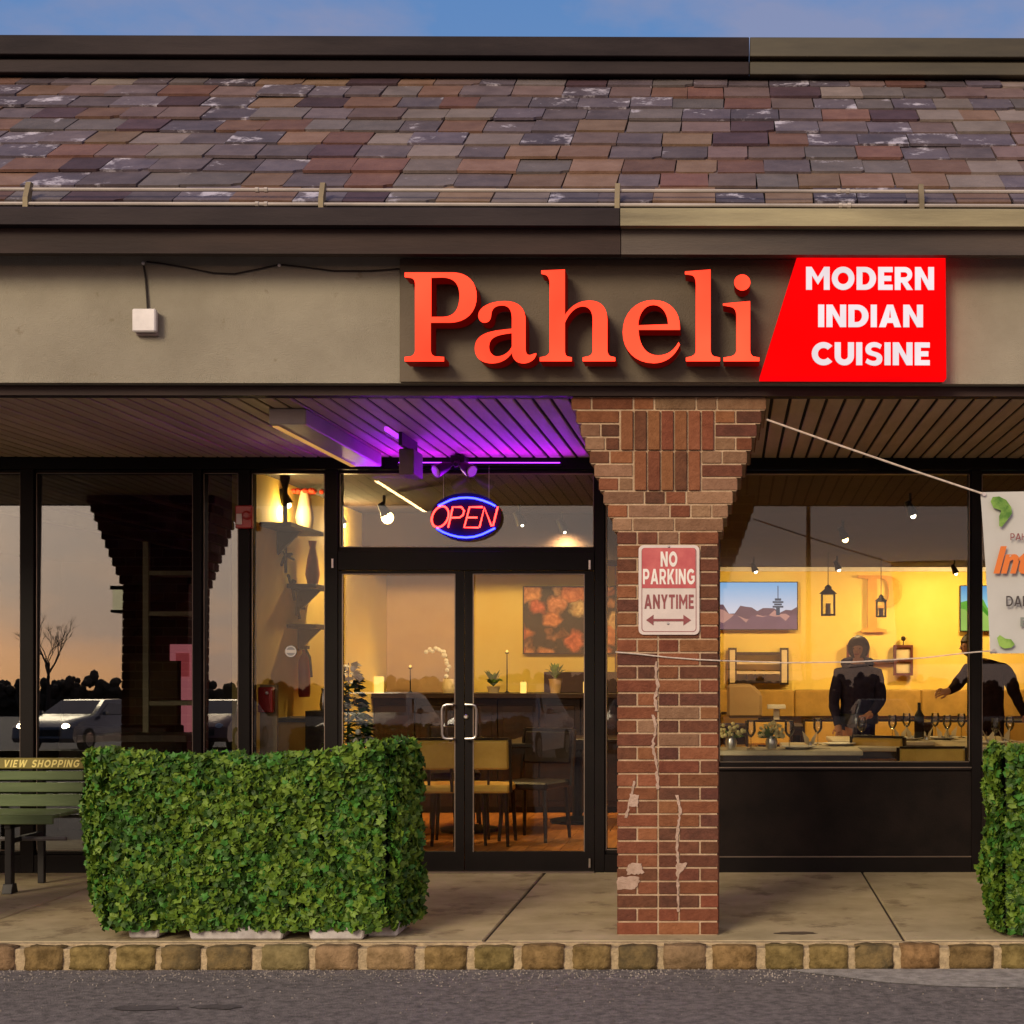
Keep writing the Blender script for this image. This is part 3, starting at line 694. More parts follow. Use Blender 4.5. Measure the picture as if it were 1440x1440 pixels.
for poly in ([(886, 1117), (898, 1117), (897, 1135), (884, 1134)], [(882, 1218), (888, 1213), (902, 1214), (905, 1228), (894, 1230), (881, 1229)], [(868, 1233), (898, 1232), (899, 1240), (893, 1250), (868, 1251)],
             [(952, 1214), (967, 1214), (962, 1222), (955, 1230)]):
    rag = []
    for (x0_, y0_), (x1_, y1_) in zip(poly, poly[1:] + poly[:1]):
        for k in range(5): rag.append((x0_ + (x1_ - x0_) * k / 5 + cr_r.gauss(0, 0.7), y0_ + (y1_ - y0_) * k / 5 + cr_r.gauss(0, 0.7)))
    b = MB(); b.prism([pz(*p) for p in rag], DP - 0.0042, DP + 0.004); part('mortar_patch', b, M['repair'], pil)

# ------------------------------------------------------------------ glazed shop front
front = bld
HZ = 2.664
def FX(px, Y=DW): return at(px, 930, Y).x
FR0, FR1 = DW, DW + 0.11
b = MB(); b.box(XL, XR, FR0 - 0.004, FR1, HZ, 2.7385); header = part('window_header', b, M['frame'], bld, bevel=0.003)
mull = [(-620, -604), (28, 47), (271, 283), (335, 351), (457, 475), (836, 850), (990, 1010), (1366, 1380), (1790, 1806)]
TILT = 0.0145
def window(pxa, pxb, z0, z1, name='window', lowbar=None):
    gm = M['mirror_glass'] if pxb < 340 else (M['mid_glass'] if name == 'transom_window' else M['glass'])
    """one glazed bay: beads, base and a leaning pane, as part > sub-parts"""
    xa, xb = FX(pxa), FX(pxb)
    fr = MB(); e = 0.012
    fr.box(xa + 0.001, xb - 0.001, FR0 + 0.03, FR1, z0 - 0.0, z0 + 0.03); fr.box(xa + 0.001, xb - 0.001, FR0 + 0.03, FR1, z1 - 0.022, z1 - 0.001)
    fr.box(xa + 0.001, xa + e, FR0 + 0.03, FR1, z0 + 0.0305, z1 - 0.0225); fr.box(xb - e, xb - 0.001, FR0 + 0.03, FR1, z0 + 0.0305, z1 - 0.0225)
    f = part(name, fr, M['frame'], bld)
    bd = MB(); t = 0.0045
    bd.box(xa + e, xb - e, FR0 + 0.024, FR0 + 0.0295, z1 - 0.026, z1 - 0.026 + t); bd.box(xa + e, xb - e, FR0 + 0.024, FR0 + 0.0295, z0 + 0.026, z0 + 0.026 + t)
    bd.box(xa + e - t, xa + e, FR0 + 0.024, FR0 + 0.0295, z0 + 0.031, z1 - 0.027); bd.box(xb - e, xb - e + t, FR0 + 0.024, FR0 + 0.0295, z0 + 0.031, z1 - 0.027)
    part('bead', bd, M['bead'], f)
    g = MB(); g.box(xa + e * 0.6, xb - e * 0.6, FR0 + 0.045, FR0 + 0.050, z0 + 0.02, z1 - 0.015)
    zc = (z0 + z1) / 2; g.mod(lambda v: Vector((v.x, v.y + (v.z - zc) * TILT, v.z)))
    part('pane', g, gm, f)
    return f
for a, c in mull:
    b = MB(); b.box(FX(a), FX(c), FR0 - 0.001, FR1, 0.0, HZ - 0.002); part('mullion', b, M['frame'], bld, bevel=0.003)
wins = [(-604, 28, 0.12), (47, 271, 0.12), (283, 335, 0.12), (351, 457, 0.12), (850, 990, 0.12), (1010, 1366, 0.70), (1380, 1790, 0.70)]
for a, c, z0 in wins: window(a, c, z0, HZ - 0.003)
for a, c, z0 in wins:
    b = MB()
    if z0 < 0.2: b.box(FX(a) + 0.001, FX(c) - 0.001, FR0 + 0.006, FR1, 0.0, z0 - 0.002); part('window_base', b, M['frame'], bld)
    else:
        b.box(FX(a) + 0.001, FX(c) - 0.001, FR0 + 0.008, FR1, 0.1065, 0.6735); part('bulkhead', b, M['bulk'], bld)
        b = MB(); b.box(FX(a) + 0.001, FX(c) - 0.001, FR0 - 0.012, FR1, 0.674, 0.699); part('window_sill', b, M['frame'], bld, bevel=0.003)
        b = MB(); b.box(FX(a) + 0.001, FX(c) - 0.001, FR0 - 0.016, FR0 - 0.0125, 0.690, 0.6975); part('sill_strip', b, M['bead'], bld)
        b = MB(); b.box(FX(a) + 0.001, FX(c) - 0.001, FR0 - 0.003, FR1, 0.0, 0.098); part('window_base', b, M['frame'], bld)
        b = MB(); b.box(FX(a) + 0.001, FX(c) - 0.001, FR0 - 0.006, FR0 + 0.02, 0.100, 0.106); part('base_strip', b, M['bead'], bld)
# door bay: transom window, transom bar, two glazed leaves
zt0, zt1 = at(720, 802, DW).z, at(720, 775, DW).z
b = MB(); b.box(FX(475) + 0.001, FX(836) - 0.001, FR0 - 0.006, FR1, zt0, zt1); part('transom_bar', b, M['frame'], bld, bevel=0.003)
window(475, 836, zt1 + 0.001, HZ - 0.003, 'transom_window')
def leaf(pa, pb, ga, gb):
    xa, xb, xg, xh = FX(pa) + 0.003, FX(pb) - 0.003, FX(ga), FX(gb)
    zg0, zg1, zz = at(650, 1198, DW).z, at(650, 807, DW).z, zt0 - 0.004
    m = MB(); Y0, Y1 = FR0 + 0.004, FR0 + 0.048
    m.box(xa, xg, Y0, Y1, 0.012, zz); m.box(xh, xb, Y0, Y1, 0.012, zz); m.box(xg, xh, Y0, Y1, zg1, zz); m.box(xg, xh, Y0, Y1, 0.012, zg0)
    d = part('door', m, M['frame'], bld)
    q = MB(); t = 0.005
    for v in ((xg - 0.001, xg + t), (xh - t, xh + 0.001)): q.box(v[0], v[1], Y0 - 0.003, Y0 + 0.012, zg0, zg1)
    q.box(xg + t, xh - t, Y0 - 0.003, Y0 + 0.012, zg1 - t, zg1 + 0.001)
    part('bead', q, M['bead'], d)
    q = MB(); q.box(xg - 0.004, xh + 0.004, Y0 + 0.02, Y0 + 0.026, zg0 - 0.004, zg1 + 0.004)
    zc = (zg0 + zg1) / 2; q.mod(lambda v: Vector((v.x, v.y + (v.z - zc) * 0.0125, v.z))); part('pane', q, M['mid_glass'] if pa == 475 else M['glass'], d)
    return d
d1 = leaf(475, 653, 481, 640); d2 = leaf(653, 836, 665, 822)
for d, pa, pb in ((d1, 636, 622), (d2, 655, 670)):
    xa, xb = FX(pa, 10.34), FX(pb, 10.34); z0, z1 = at(650, 1039, 10.34).z, at(650, 991, 10.34).z
    r_ = 0.028 * (1 if xb > xa else -1); Y = 10.335
    pth = [(xa, Y + 0.045, z1), (xa, Y, z1), (xb - r_, Y, z1), (xb - r_ * 0.3, Y, z1 - 0.008), (xb, Y, z1 - 0.03), (xb, Y, z0 + 0.03), (xb - r_ * 0.3, Y, z0 + 0.008), (xb - r_, Y, z0), (xa, Y, z0), (xa, Y + 0.045, z0)]
    b = MB(); b.tube(pth, 0.0085, 8); part('handle', b, M['silver'], d, smooth=True)
c = at(655, 1008, 10.37); b = MB(); b.lathe([(0.016, 0), (0.016, -0.012), (0.010, -0.018)], (c.x, 10.384, c.z), 14, axis='y'); part('lock', b, M['silver'], d2)
for px, py in ((829, 1214), (829, 794), (467, 792)):
    c = at(px, py, 10.36); b = MB(); b.tube([(c.x, 10.372, c.z - 0.03), (c.x, 10.372, c.z + 0.03)], 0.008, 8); part('hinge', b, M['silver'], bld)
b = MB(); b.box(FX(475), FX(836), 10.34, 10.5, 0.001, 0.011); part('threshold', b, M['bead'], bld)
# outer shell so that no daylight leaks in
b = MB(); b.box(XL, XL + 0.2, 10.6, 24, -0.1, 3.6); b.box(XR - 0.2, XR, 10.6, 24, -0.1, 3.6); b.box(XL, XR, 23.8, 24, -0.1, 3.6); b.box(XL, XR, 11.5, 24, 3.6, 3.8); b.box(XL, XR, 10.495, 10.56, 2.7515, 3.63)
part('outer_shell', b, M['store_dark'], bld)
# ------------------------------------------------------------------ restaurant sign
SP = DF - 0.02      # face of the backing panel
sign = thing('restaurant_sign', tuple(at(815, 536, SP)), 'long dark panel with big glowing coral serif letters spelling Paheli', 'sign')
p0, p1 = at(562, 537, SP), at(1100, 365, SP)
b = MB(); b.box(p0.x, at(1325, 537, SP).x, SP, DF - 0.001, p0.z, p1.z); part('backing_panel', b, M['signback'], sign, bevel=0.002)
LF = SP - 0.155     # letter faces
def lp(path, ox, oy, s=7.2):
    out = []
    for loop in parse(path): out.append([(lambda p: (p.x, p.z))(at(ox + x / s, oy + y / s, LF)) for x, y in loop])
    return out
PATHS = [('M 65 130 L 560 130 C 700 135 795 220 795 375 C 795 530 690 640 520 640 L 330 640 L 330 920 Q 335 975 380 980 L 465 985 L 465 1032 L 65 1032 L 65 985 L 120 980 Q 165 970 170 920 L 170 250 Q 170 190 120 185 L 65 178 Z M 335 185 L 450 182 C 580 185 620 260 620 370 C 620 500 570 580 450 580 L 335 580 Z', 560, 365),
 ('M 1150 700 L 1150 600 C 1150 510 1120 465 1050 465 C 980 465 945 500 942 560 C 940 610 915 640 875 640 C 830 640 808 600 810 560 C 815 480 930 420 1080 420 C 1220 420 1290 490 1290 620 L 1290 900 C 1290 955 1310 970 1340 965 C 1370 955 1385 945 1400 950 C 1395 1010 1330 1052 1270 1052 C 1200 1052 1160 1015 1150 945 C 1110 1010 1040 1052 950 1052 C 850 1052 775 1000 775 900 C 775 790 850 745 980 720 Q 1090 705 1150 700 Z M 1150 745 C 1040 760 920 770 920 880 C 920 945 960 980 1000 980 C 1070 980 1130 930 1150 880 Z', 560, 365),
 ('M 80 110 L 320 100 L 320 560 C 370 480 450 415 570 415 C 700 415 750 500 750 620 L 750 920 Q 755 975 790 980 L 830 990 L 830 1030 L 500 1030 L 500 990 L 550 980 Q 600 970 600 920 L 600 610 C 600 530 570 475 500 475 C 430 475 360 540 320 640 L 320 920 Q 320 975 350 982 L 390 990 L 390 1030 L 65 1030 L 65 990 L 115 980 Q 165 965 165 920 L 165 260 Q 165 165 120 155 L 80 145 Z', 750, 365),
 ('M 1485 712 L 1065 712 C 1070 880 1150 970 1260 970 C 1370 970 1430 910 1470 835 L 1485 860 C 1430 990 1330 1050 1220 1050 C 1030 1050 905 920 905 735 C 905 550 1030 410 1215 410 C 1390 410 1485 530 1485 690 Z M 1062 665 L 1365 655 C 1360 540 1300 460 1215 460 C 1120 460 1065 560 1062 665 Z', 750, 365),
 ('M 455 120 L 715 100 L 715 920 Q 720 975 760 982 L 810 992 L 810 1030 L 465 1030 L 465 992 L 515 982 Q 565 965 565 920 L 565 260 Q 565 165 520 158 L 455 150 Z', 900, 365),
 ('M 840 445 L 1115 420 L 1115 920 Q 1120 975 1155 982 L 1210 992 L 1210 1030 L 845 1030 L 845 992 L 920 980 Q 975 965 975 920 L 975 560 Q 970 490 920 480 L 840 465 Z M 1035 150 C 1080 150 1117 187 1117 232 C 1117 277 1080 314 1035 314 C 990 314 953 277 953 232 C 953 187 990 150 1035 150 Z', 900, 365)]
for pth, ox, oy in PATHS:
    mpart('letter', glyph_mesh('letter', lp(pth, ox, oy), LF, 0.135, [M['letter_face'], M['letter_side']]), sign)
# tapered red light box
BF = SP - 0.105
box = thing('lightbox_sign', tuple(at(1200, 530, BF)), 'glowing red slanted light box reading MODERN INDIAN CUISINE in white capitals', 'sign')
poly = [pz(1068, 531, BF), pz(1331, 532, BF), pz(1330, 358, BF), pz(1122, 357, BF)]
cx_ = sum(p[0] for p in poly) / 4; cz_ = sum(p[1] for p in poly) / 4
b = MB(); b.prism(poly, BF + 0.006, SP - 0.001, 0); part('casing', b, M['red_side'], box)
b = MB(); b.prism([(cx_ + (x - cx_) * 0.985, cz_ + (z - cz_) * 0.975) for x, z in poly], BF - 0.002, BF + 0.0055, 0); part('face', b, M['red_face'], box)
for s, xa, xb, ya, yb in (('MODERN', 1133.5, 1313.5, 407.5, 375.5), ('INDIAN', 1150.5, 1298, 460, 428.5), ('CUISINE', 1141.5, 1307.5, 513.5, 481.5)):
    a, c = at(xa, ya, BF - 0.012), at(xb, yb, BF - 0.012)
    mpart('lettering', caps_mesh('lettering', s, a.x, c.x, a.z, c.z, BF - 0.012, 0.009, [M['white_lit'], M['letter_black']], t=26, gap=9), box)

# ------------------------------------------------------------------ white junction box and its cable
c = at(205, 452, DF - 0.035)
jb = thing('junction_box', (c.x, DF - 0.035, c.z - 0.06), 'small white square box fixed high on the stucco band', 'junction box')
b = MB(); b.box(c.x - 0.058, c.x + 0.058, DF - 0.065, DF - 0.028, c.z - 0.056, c.z + 0.058); part('lid', b, M['whiteplastic'], jb, bevel=0.006)
b = MB(); b.box(c.x - 0.054, c.x + 0.054, DF - 0.0275, DF - 0.0005, c.z - 0.068, c.z + 0.05); part('housing', b, pm('box_housing', (0.28, 0.22, 0.20), 0.6), jb, bevel=0.004)
a = at(202, 374, DF - 0.01)
b = MB(); b.tube([(a.x, DF - 0.008, a.z), (a.x + 0.01, DF - 0.008, a.z - 0.06), (c.x + 0.002, DF - 0.012, c.z + 0.058)], 0.005, 6); part('cable', b, M['cable'], jb)
cab = thing('cable', (a.x, DF - 0.01, a.z - 0.02), 'thin black cable sagging along the top of the stucco band', 'cable')
pts = []
for px, py in ((206, 368), (230, 371), (260, 376), (300, 384), (330, 385), (360, 379), (393, 372), (430, 376), (470, 381), (520, 381), (562, 378)):
    p = at(px, py, DF - 0.012); pts.append((p.x, DF - 0.010, p.z))
b = MB(); b.tube(pts, 0.0045, 6); part('wire', b, M['cable'], cab, smooth=True)
for px, py in ((203, 371), (394, 374)):
    p = at(px, py, DF); b = MB(); b.ball((p.x, DF - 0.016, p.z), 0.009, 6); part('clip', b, M['whiteplastic'], cab)

# ------------------------------------------------------------------ parking sign on the pillar
SY = DP - 0.012
ps = thing('parking_sign', tuple(at(940, 892, SY)), 'white and red NO PARKING ANYTIME plate with double arrow on the brick pillar', 'sign')
def rrect(x0, x1, z0, z1, r, n=5):
    out = []
    for cx0, cz0, a0 in ((x1 - r, z1 - r, 0), (x0 + r, z1 - r, 90), (x0 + r, z0 + r, 180), (x1 - r, z0 + r, 270)):
        for i in range(n + 1): q = R(a0 + 90 * i / n); out.append((cx0 + r * math.cos(q), cz0 + r * math.sin(q)))
    return out
a, c = at(898, 892.5, SY), at(983.5, 766.5, SY)
b = MB(); b.prism(rrect(a.x, c.x, a.z, c.z, 0.026), SY, SY + 0.008); part('plate', b, M['sign_white'], ps)
o_, i_ = rrect(a.x + 0.015, c.x - 0.015, a.z + 0.014, c.z - 0.014, 0.018), rrect(a.x + 0.0185, c.x - 0.0185, a.z + 0.0175, c.z - 0.0175, 0.016)
b = MB(); n = len(o_); b.add([(p[0], SY - 0.0008, p[1]) for p in o_] + [(p[0], SY - 0.0008, p[1]) for p in i_], [(i, (i + 1) % n, (i + 1) % n + n, i + n) for i in range(n)]); part('border', b, M['sign_dark_red'], ps)
t0, t1 = at(903, 827, SY), at(978, 770.5, SY)
rp = rrect(t0.x, t1.x, t0.z - 0.03, t1.z, 0.018); rp = [(x, max(z, t0.z)) for x, z in rp]
b = MB(); b.prism(rp, SY - 0.0022, SY - 0.0009); part('red_field', b, M['sign_red'], ps)
def stext(nm, s, xa, xb, ya, yb, m, yy, par=ps, bold=0.02, **k):
    p, q = at(xa, yb, yy), at(xb, ya, yy); return mpart(nm, caps_mesh(nm, s, p.x, q.x, p.z, q.z, yy, 0.0012, [m], **k) if s.isupper() else text_mesh(nm, s, p.x, q.x, p.z, q.z, yy, 0.0012, [m], bold=bold, **k), par)
stext('lettering', 'NO', 929, 952.5, 775.6, 796.8, M['white'], SY - 0.0036, t=25, gap=14)
stext('lettering', 'PARKING', 904.2, 977, 800, 821.6, M['white'], SY - 0.0036, t=22, gap=14)
stext('lettering', 'ANYTIME', 906, 975.5, 836, 856, M['sign_dark_red'], SY - 0.0022, t=22, gap=16)
ar = [(908.5, 872), (919, 864.5), (919, 870.3), (961, 870.3), (961, 864.5), (971.8, 872), (961, 879.5), (961, 873.7), (919, 873.7), (919, 879.5)]
b = MB(); b.prism([pz(x, y, SY) for x, y in ar], SY - 0.0022, SY - 0.0009); part('arrow', b, M['sign_dark_red'], ps)
for px, py in ((940.5, 768.8), (939.5, 877)):
    p = at(px, py, SY); b = MB(); b.lathe([(0.006, 0), (0.006, -0.003), (0.003, -0.005)], (p.x, SY - 0.0005, p.z), 8, axis='y'); part('bolt', b, M['silver'], ps)

# ------------------------------------------------------------------ banner and ropes
BY = 8.12
bn = thing('banner', tuple(at(1385, 918, BY)), 'white hanging banner with green leaves and orange script beside the window', 'banner')
TL, BLc = at(1379, 692, BY), at(1393, 919, BY)
nx, nz = 16, 12; X2 = TL.x + 1.5
vs = []; fs = []
for i in range(nz + 1):
    for j in range(nx + 1):
        s, t = j / nx, i / nz
        xl = TL.x + (BLc.x - TL.x) * (1 - (1 - t) ** 1.3); x = xl + (X2 - xl) * s
        z = TL.z + (BLc.z - TL.z) * t + 0.012 * math.sin(s * 3.1) * (1 - t) + (0.012 * s if t > 0.9 else 0)
        vs.append((x, BY + 0.012 * math.sin(s * 7 + t * 2) + 0.008, z))
for i in range(nz):
    for j in range(nx): a = i * (nx + 1) + j; fs.append((a, a + 1, a + nx + 2, a + nx + 1))
n = len(vs); b = MB(); b.add(vs + [(x, y + 0.002, z) for x, y, z in vs], fs + [tuple(reversed([q + n for q in f])) for f in fs]); part('cloth', b, M['banner'], bn, smooth=True, fix=False)
YT = BY - 0.009
stext('lettering', 'PAHELI', 1421, 1458, 750, 759.5, M['sign_dark_red'], YT, bn, t=15, gap=16)
stext('lettering', 'Int', 1397, 1452, 768, 807, M['orange_ink'], YT, bn, bold=0.045, shear=0.3)
stext('lettering', 'DAB', 1415, 1447, 838, 852.5, M['dark_ink'], YT, bn, t=17, gap=14)
stext('lettering', 'B', 1435, 1446, 868, 881, M['grey_ink'], YT, bn)
for pl in ([(1393, 705), (1396, 699), (1405, 698), (1415, 703), (1422, 713), (1423, 722), (1416, 732), (1409, 741), (1405, 740), (1405, 726), (1408, 718), (1397, 714)],
           [(1402, 897), (1406, 893), (1414, 898), (1422, 899), (1427, 906), (1422, 911), (1412, 912), (1405, 908)]):
    b = MB(); b.prism([pz(x, y, YT) for x, y in pl], YT - 0.001, YT); part('printed_leaf', b, M['green_ink'], bn)
for px, py in ((1381, 695), (1395, 915)):
    p = at(px, py, BY); b = MB(); b.lathe([(0.010, 0), (0.010, -0.004), (0.006, -0.004)], (p.x + 0.01, BY - 0.001, p.z), 10, axis='y'); part('grommet', b, M['silver'], bn)
p, q = at(1078, 590, 8.02), at(1381, 694, 8.11)
rope = MB(); rope.tube([p, p.lerp(q, 0.33) - Vector((0, 0, 0.004)), p.lerp(q, 0.66) - Vector((0, 0, 0.004)), q], 0.0055, 6)
solo('rope', rope, M['rope'], 'taut pale rope from the top of the brick pillar down to the banner corner', 'rope', smooth=True)
pts = [(866, 917), (900, 920), (940, 924.5), (980, 927.5), (1013, 929)]
rp_ = [Vector((lambda c: (c.x, DP - 0.008, c.z))(at(px, py, DP - 0.008))) for px, py in pts]
rp_ = [rp_[0] + Vector((-0.006, 0.25, 0))] + rp_ + [rp_[-1] + Vector((0.004, 0.06, 0))] + [at(px, py, Y) for px, py, Y in ((1100, 932, 8.1), (1200, 931, 8.11), (1300, 925, 8.12), (1360, 918, 8.12), (1396, 915, 8.12))]
rope = MB(); rope.tube(rp_, 0.0038, 6)
solo('rope', rope, M['rope'], 'thin slack rope around the middle of the brick pillar to the lower banner corner', 'rope', smooth=True)

# ------------------------------------------------------------------ fixtures under the soffit
xa, xb = at(378, 586, 8.35).x, at(430, 586, 8.35).x
fx = thing('soffit_light', ((xa + xb) / 2, 9.2, 2.62), 'long grey box light fixture under the soffit with a lit amber edge', 'light fixture')
b = MB(); b.box(xa, xb, 8.35, 10.15, 2.652, 2.738); part('housing', b, pm('grey_diffuser', (0.36, 0.31, 0.30), 0.5, var=0.1), fx, bevel=0.006)
b = MB(); b.box(xa + 0.004, xa + 0.035, 8.40, 10.12, 2.646, 2.6512); part('lens', b, em('amber_lens', (1.0, 0.50, 0.14), 0.5), fx)
la = bpy.data.lights.new('soffit_lamp', 'AREA'); la.shape = 'RECTANGLE'; la.size = 0.03; la.size_y = 1.7; la.energy = 4.5; la.color = (1.0, 0.66, 0.28)
lo = bpy.data.objects.new('soffit_lamp', la); col.objects.link(lo); lo.parent = fx; lo.location = (-0.075, 0.05, 0.018)
bx = MB(); xa, xb = at(561, 600, 9.35).x, at(582, 600, 9.35).x
bk = thing('blade_fixture', ((xa + xb) / 2, 9.4, 2.45), 'narrow drop box hanging from the soffit left of the OPEN sign', 'fixture')
b = MB(); b.box(xa, xb, 9.35, 9.62, at(570, 667, 9.35).z, 2.66); part('housing', b, pm('mauve_box', (0.16, 0.11, 0.13), 0.6), bk, bevel=0.004)
b = MB(); b.box(xa + 0.03, xa + 0.05, 9.2, 9.65, 2.661, 2.738); part('stem', b, M['black'], bk)
b = MB(); b.box(xa - 0.01, xa + 0.01, 9.0, 9.34, 2.715, 2.738); part('led_bar', b, em('violet_bar', (0.5, 0.05, 1.0), 1.3), bk)
c = at(640, 655, 10.1)
fl = thing('flood_light', (c.x, 10.2, c.z - 0.05), 'dark twin head flood light on the header above the OPEN sign', 'flood light')
b = MB(); b.box(c.x - 0.045, c.x + 0.045, 10.18, 10.372, 2.672, 2.73); b.tube([(c.x, 10.2, 2.70), (c.x, 10.12, 2.66)], 0.018, 8); part('mount', b, M['black'], fl, bevel=0.003)
for s in (-1, 1):
    h0, h1 = Vector((c.x + s * 0.03, 10.13, 2.665)), Vector((c.x + s * 0.115, 10.05, 2.61)); b = MB(); b.tube([h0, h0.lerp(h1, 0.4), h1], [0.014, 0.034, 0.045], 12); hd = part('lamp_head', b, M['black'], fl, smooth=True)
    dd = (h1 - h0).normalized(); b = MB(); b.tube([h1 + dd * 0.0005, h1 + dd * 0.006], [0.038, 0.034], 12); part('lens', b, pm('frosted_lens', (0.7, 0.62, 0.62), 0.2) if s < 0 else bpy.data.materials['frosted_lens'], hd)
xa, xb = FX(560), FX(790)
led = thing('led_strip', ((xa + xb) / 2, 10.33, 2.60), 'violet light strip along the window header over the doors', 'light strip')
b = MB(); b.box(xa, xb, 10.345, 10.374, 2.684, 2.700); part('channel', b, M['black'], led)
b = MB(); b.box(xa + 0.01, xb - 0.01, 10.345, 10.374, 2.7005, 2.705); part('strip', b, M['purple_led'], led)
la = bpy.data.lights.new('violet_strip_light', 'AREA'); la.shape = 'RECTANGLE'; la.size = 1.35; la.size_y = 0.04; la.energy = 10.5; la.color = (0.36, 0.0, 1.0)
lo = bpy.data.objects.new('violet_strip_light', la); col.objects.link(lo); lo.location = ((FX(665)), 10.20, 2.50)
lo.rotation_euler = (Vector((-0.05, -1.3, 0.95))).to_track_quat('-Z', 'Y').to_euler()
# red horn strobe on the mullion and a red key box
c = at(343, 727, 10.34)
hs = thing('fire_horn', (c.x, 10.33, c.z), 'red and white fire alarm horn strobe on the dark window post', 'alarm')
b = MB(); b.box(c.x - 0.055, c.x + 0.055, 10.33, 10.376, c.z - 0.075, c.z + 0.075); part('housing', b, M['red'], hs, bevel=0.006)
b = MB(); b.box(c.x - 0.045, c.x - 0.008, 10.318, 10.3295, c.z - 0.05, c.z + 0.02); part('strobe', b, M['whiteplastic'], hs, bevel=0.003)
b = MB(); b.lathe([(0.026, 0), (0.030, -0.012), (0.018, -0.016)], (c.x + 0.022, 10.3295, c.z + 0.01), 12, axis='y'); part('horn', b, M['red'], hs)
c = at(373, 984, 10.6)
kb = thing('fire_alarm_panel', (c.x, 10.6, c.z - 0.1), 'dark red alarm panel on a pale post inside the narrow lit window', 'alarm panel')
b = MB(); b.box(c.x - 0.05, c.x + 0.05, 10.60, 10.66, c.z - 0.085, c.z + 0.085); part('case', b, M['red'], kb, bevel=0.004)
b = MB(); b.ball((c.x + 0.012, 10.597, c.z + 0.045), 0.012, 8); part('lamp', b, M['whiteplastic'], kb)
b = MB(); b.box(c.x - 0.055, c.x + 0.06, 10.662, 10.70, 0.02, c.z + 0.1); part('post', b, pm('tan_post', (0.30, 0.20, 0.10), 0.7), kb)
c = at(409, 916, 10.42)
st = thing('round_sticker', (c.x, 10.42, c.z - 0.04), 'round grey and white sticker on the narrow window over the lit shelf wall', 'sticker')
b = MB(); b.lathe([(0.040, 0), (0.040, -0.001)], (c.x, 10.421, c.z), 20, axis='y'); part('disc', b, pm('sticker_grey', (0.30, 0.30, 0.32), 0.6), st)
b = MB(); b.box(c.x - 0.03, c.x + 0.03, 10.4175, 10.4195, c.z - 0.010, c.z + 0.010); part('band', b, M['white'], st)
b = MB()
for i in range(24):
    q0, q1 = 2 * math.pi * i / 24, 2 * math.pi * (i + 1) / 24
    b.prism([(c.x + 0.030 * math.cos(q0), c.z + 0.030 * math.sin(q0)), (c.x + 0.036 * math.cos(q0), c.z + 0.036 * math.sin(q0)), (c.x + 0.036 * math.cos(q1), c.z + 0.036 * math.sin(q1)), (c.x + 0.030 * math.cos(q1), c.z + 0.030 * math.sin(q1))], 10.4175, 10.4195)
part('ring', b, M['white'], st)

# ------------------------------------------------------------------ OPEN sign
NY = 10.352
nz_ = lambda x, y: Vector((lambda c: (c.x, NY, c.z))(at(560 + x / 7.2, 660 + y / 7.2, NY)))
op = thing('open_sign', tuple(at(656, 765, NY)), 'neon OPEN sign, red letters between two blue arcs, hung over the doors', 'neon sign')
cb = at(656, 727, NY + 0.03)
b = MB(); b.prism([(cb.x + 0.232 * math.cos(2 * math.pi * i / 40), cb.z + 0.158 * math.sin(2 * math.pi * i / 40)) for i in range(40)], NY + 0.014, NY + 0.019); part('backing', b, M['neon_back'], op)  # oval board added to catch the tube glow as a halo
for pts in (((405, 368), (470, 338), (540, 306), (620, 290), (700, 286), (780, 294), (860, 316), (930, 343), (985, 372)), ((390, 598), (450, 634), (530, 665), (610, 684), (690, 690), (770, 682), (850, 658), (920, 625), (980, 595))):
    b = MB(); b.tube([nz_(*p) for p in pts], 0.0062, 8); part('arc_tube', b, M['neon_blue'], op, smooth=True)
def oval(cx0, cy0, rx, ry, sh, n=24): return [(cx0 + rx * math.cos(2 * math.pi * i / n) - sh * ry * math.sin(2 * math.pi * i / n), cy0 + ry * math.sin(2 * math.pi * i / n)) for i in range(n + 1)]
strokes = [[oval(425, 480, 82, 106, 0.22)], [[(505, 590), (552, 382), (640, 382), (668, 420), (655, 465), (620, 488), (532, 490)]],
           [[(855, 382), (722, 382), (668, 588), (812, 590)], [(700, 488), (800, 488)]], [[(822, 590), (872, 388), (945, 575), (960, 570), (1008, 378)]]]
for st_ in strokes:
    b = MB()
    for s_ in st_: b.tube([nz_(*p) for p in s_], 0.0056, 8)
    part('letter_tube', b, M['neon_red'], op, smooth=True)
for dx in (-0.15, 0.15):
    b = MB(); b.tube([(cb.x + dx, NY + 0.02, cb.z + 0.10), (cb.x + dx, NY + 0.02, 2.70)], 0.0015, 5); part('chain', b, M['silver'], op)
# ------------------------------------------------------------------ rooms behind the glass
CZ = 2.715
b = MB(); b.box(XL + 0.2, XR - 0.2, 10.50, 23.8, -0.2, -0.01)
fl_ = struct('floor', b, M['darkwood'])
fr = random.Random(9)
fm = {}
y = 10.62
for iy in range(5):
    x = -3.2 + fr.uniform(-0.5, 0)
    pass
for ix in range(30):          # floorboards run front to back, 0.13 m wide
    x0 = -3.25 + ix * 0.132; y = 10.53
    while y < 15.0:
        ln = fr.choice([0.9, 1.2, 1.5]); y1 = min(15.0, y + ln)
        k = round(y1 - y, 2)
        if k not in fm: q = MB(); q.box(0.002, 0.130, 0, k - 0.004, 0, 0.012); fm[k] = q.mesh('plank', M['wood'])
        if k > 0.05: link('plank', fm[k], fl_, (x0, y, -0.009))
        y = y1
b = MB(); b.box(0.72, 6.9, 10.53, 22, -0.009, 0.002); b.box(-3.25, 0.715, 15.002, 22, -0.009, 0.002); part('floor_covering', b, M['wood'], fl_)
b = MB(); b.box(XL + 0.2, XR - 0.2, 10.57, 23.8, CZ, CZ + 0.05); struct('ceiling', b, M['ceiling_dark'])
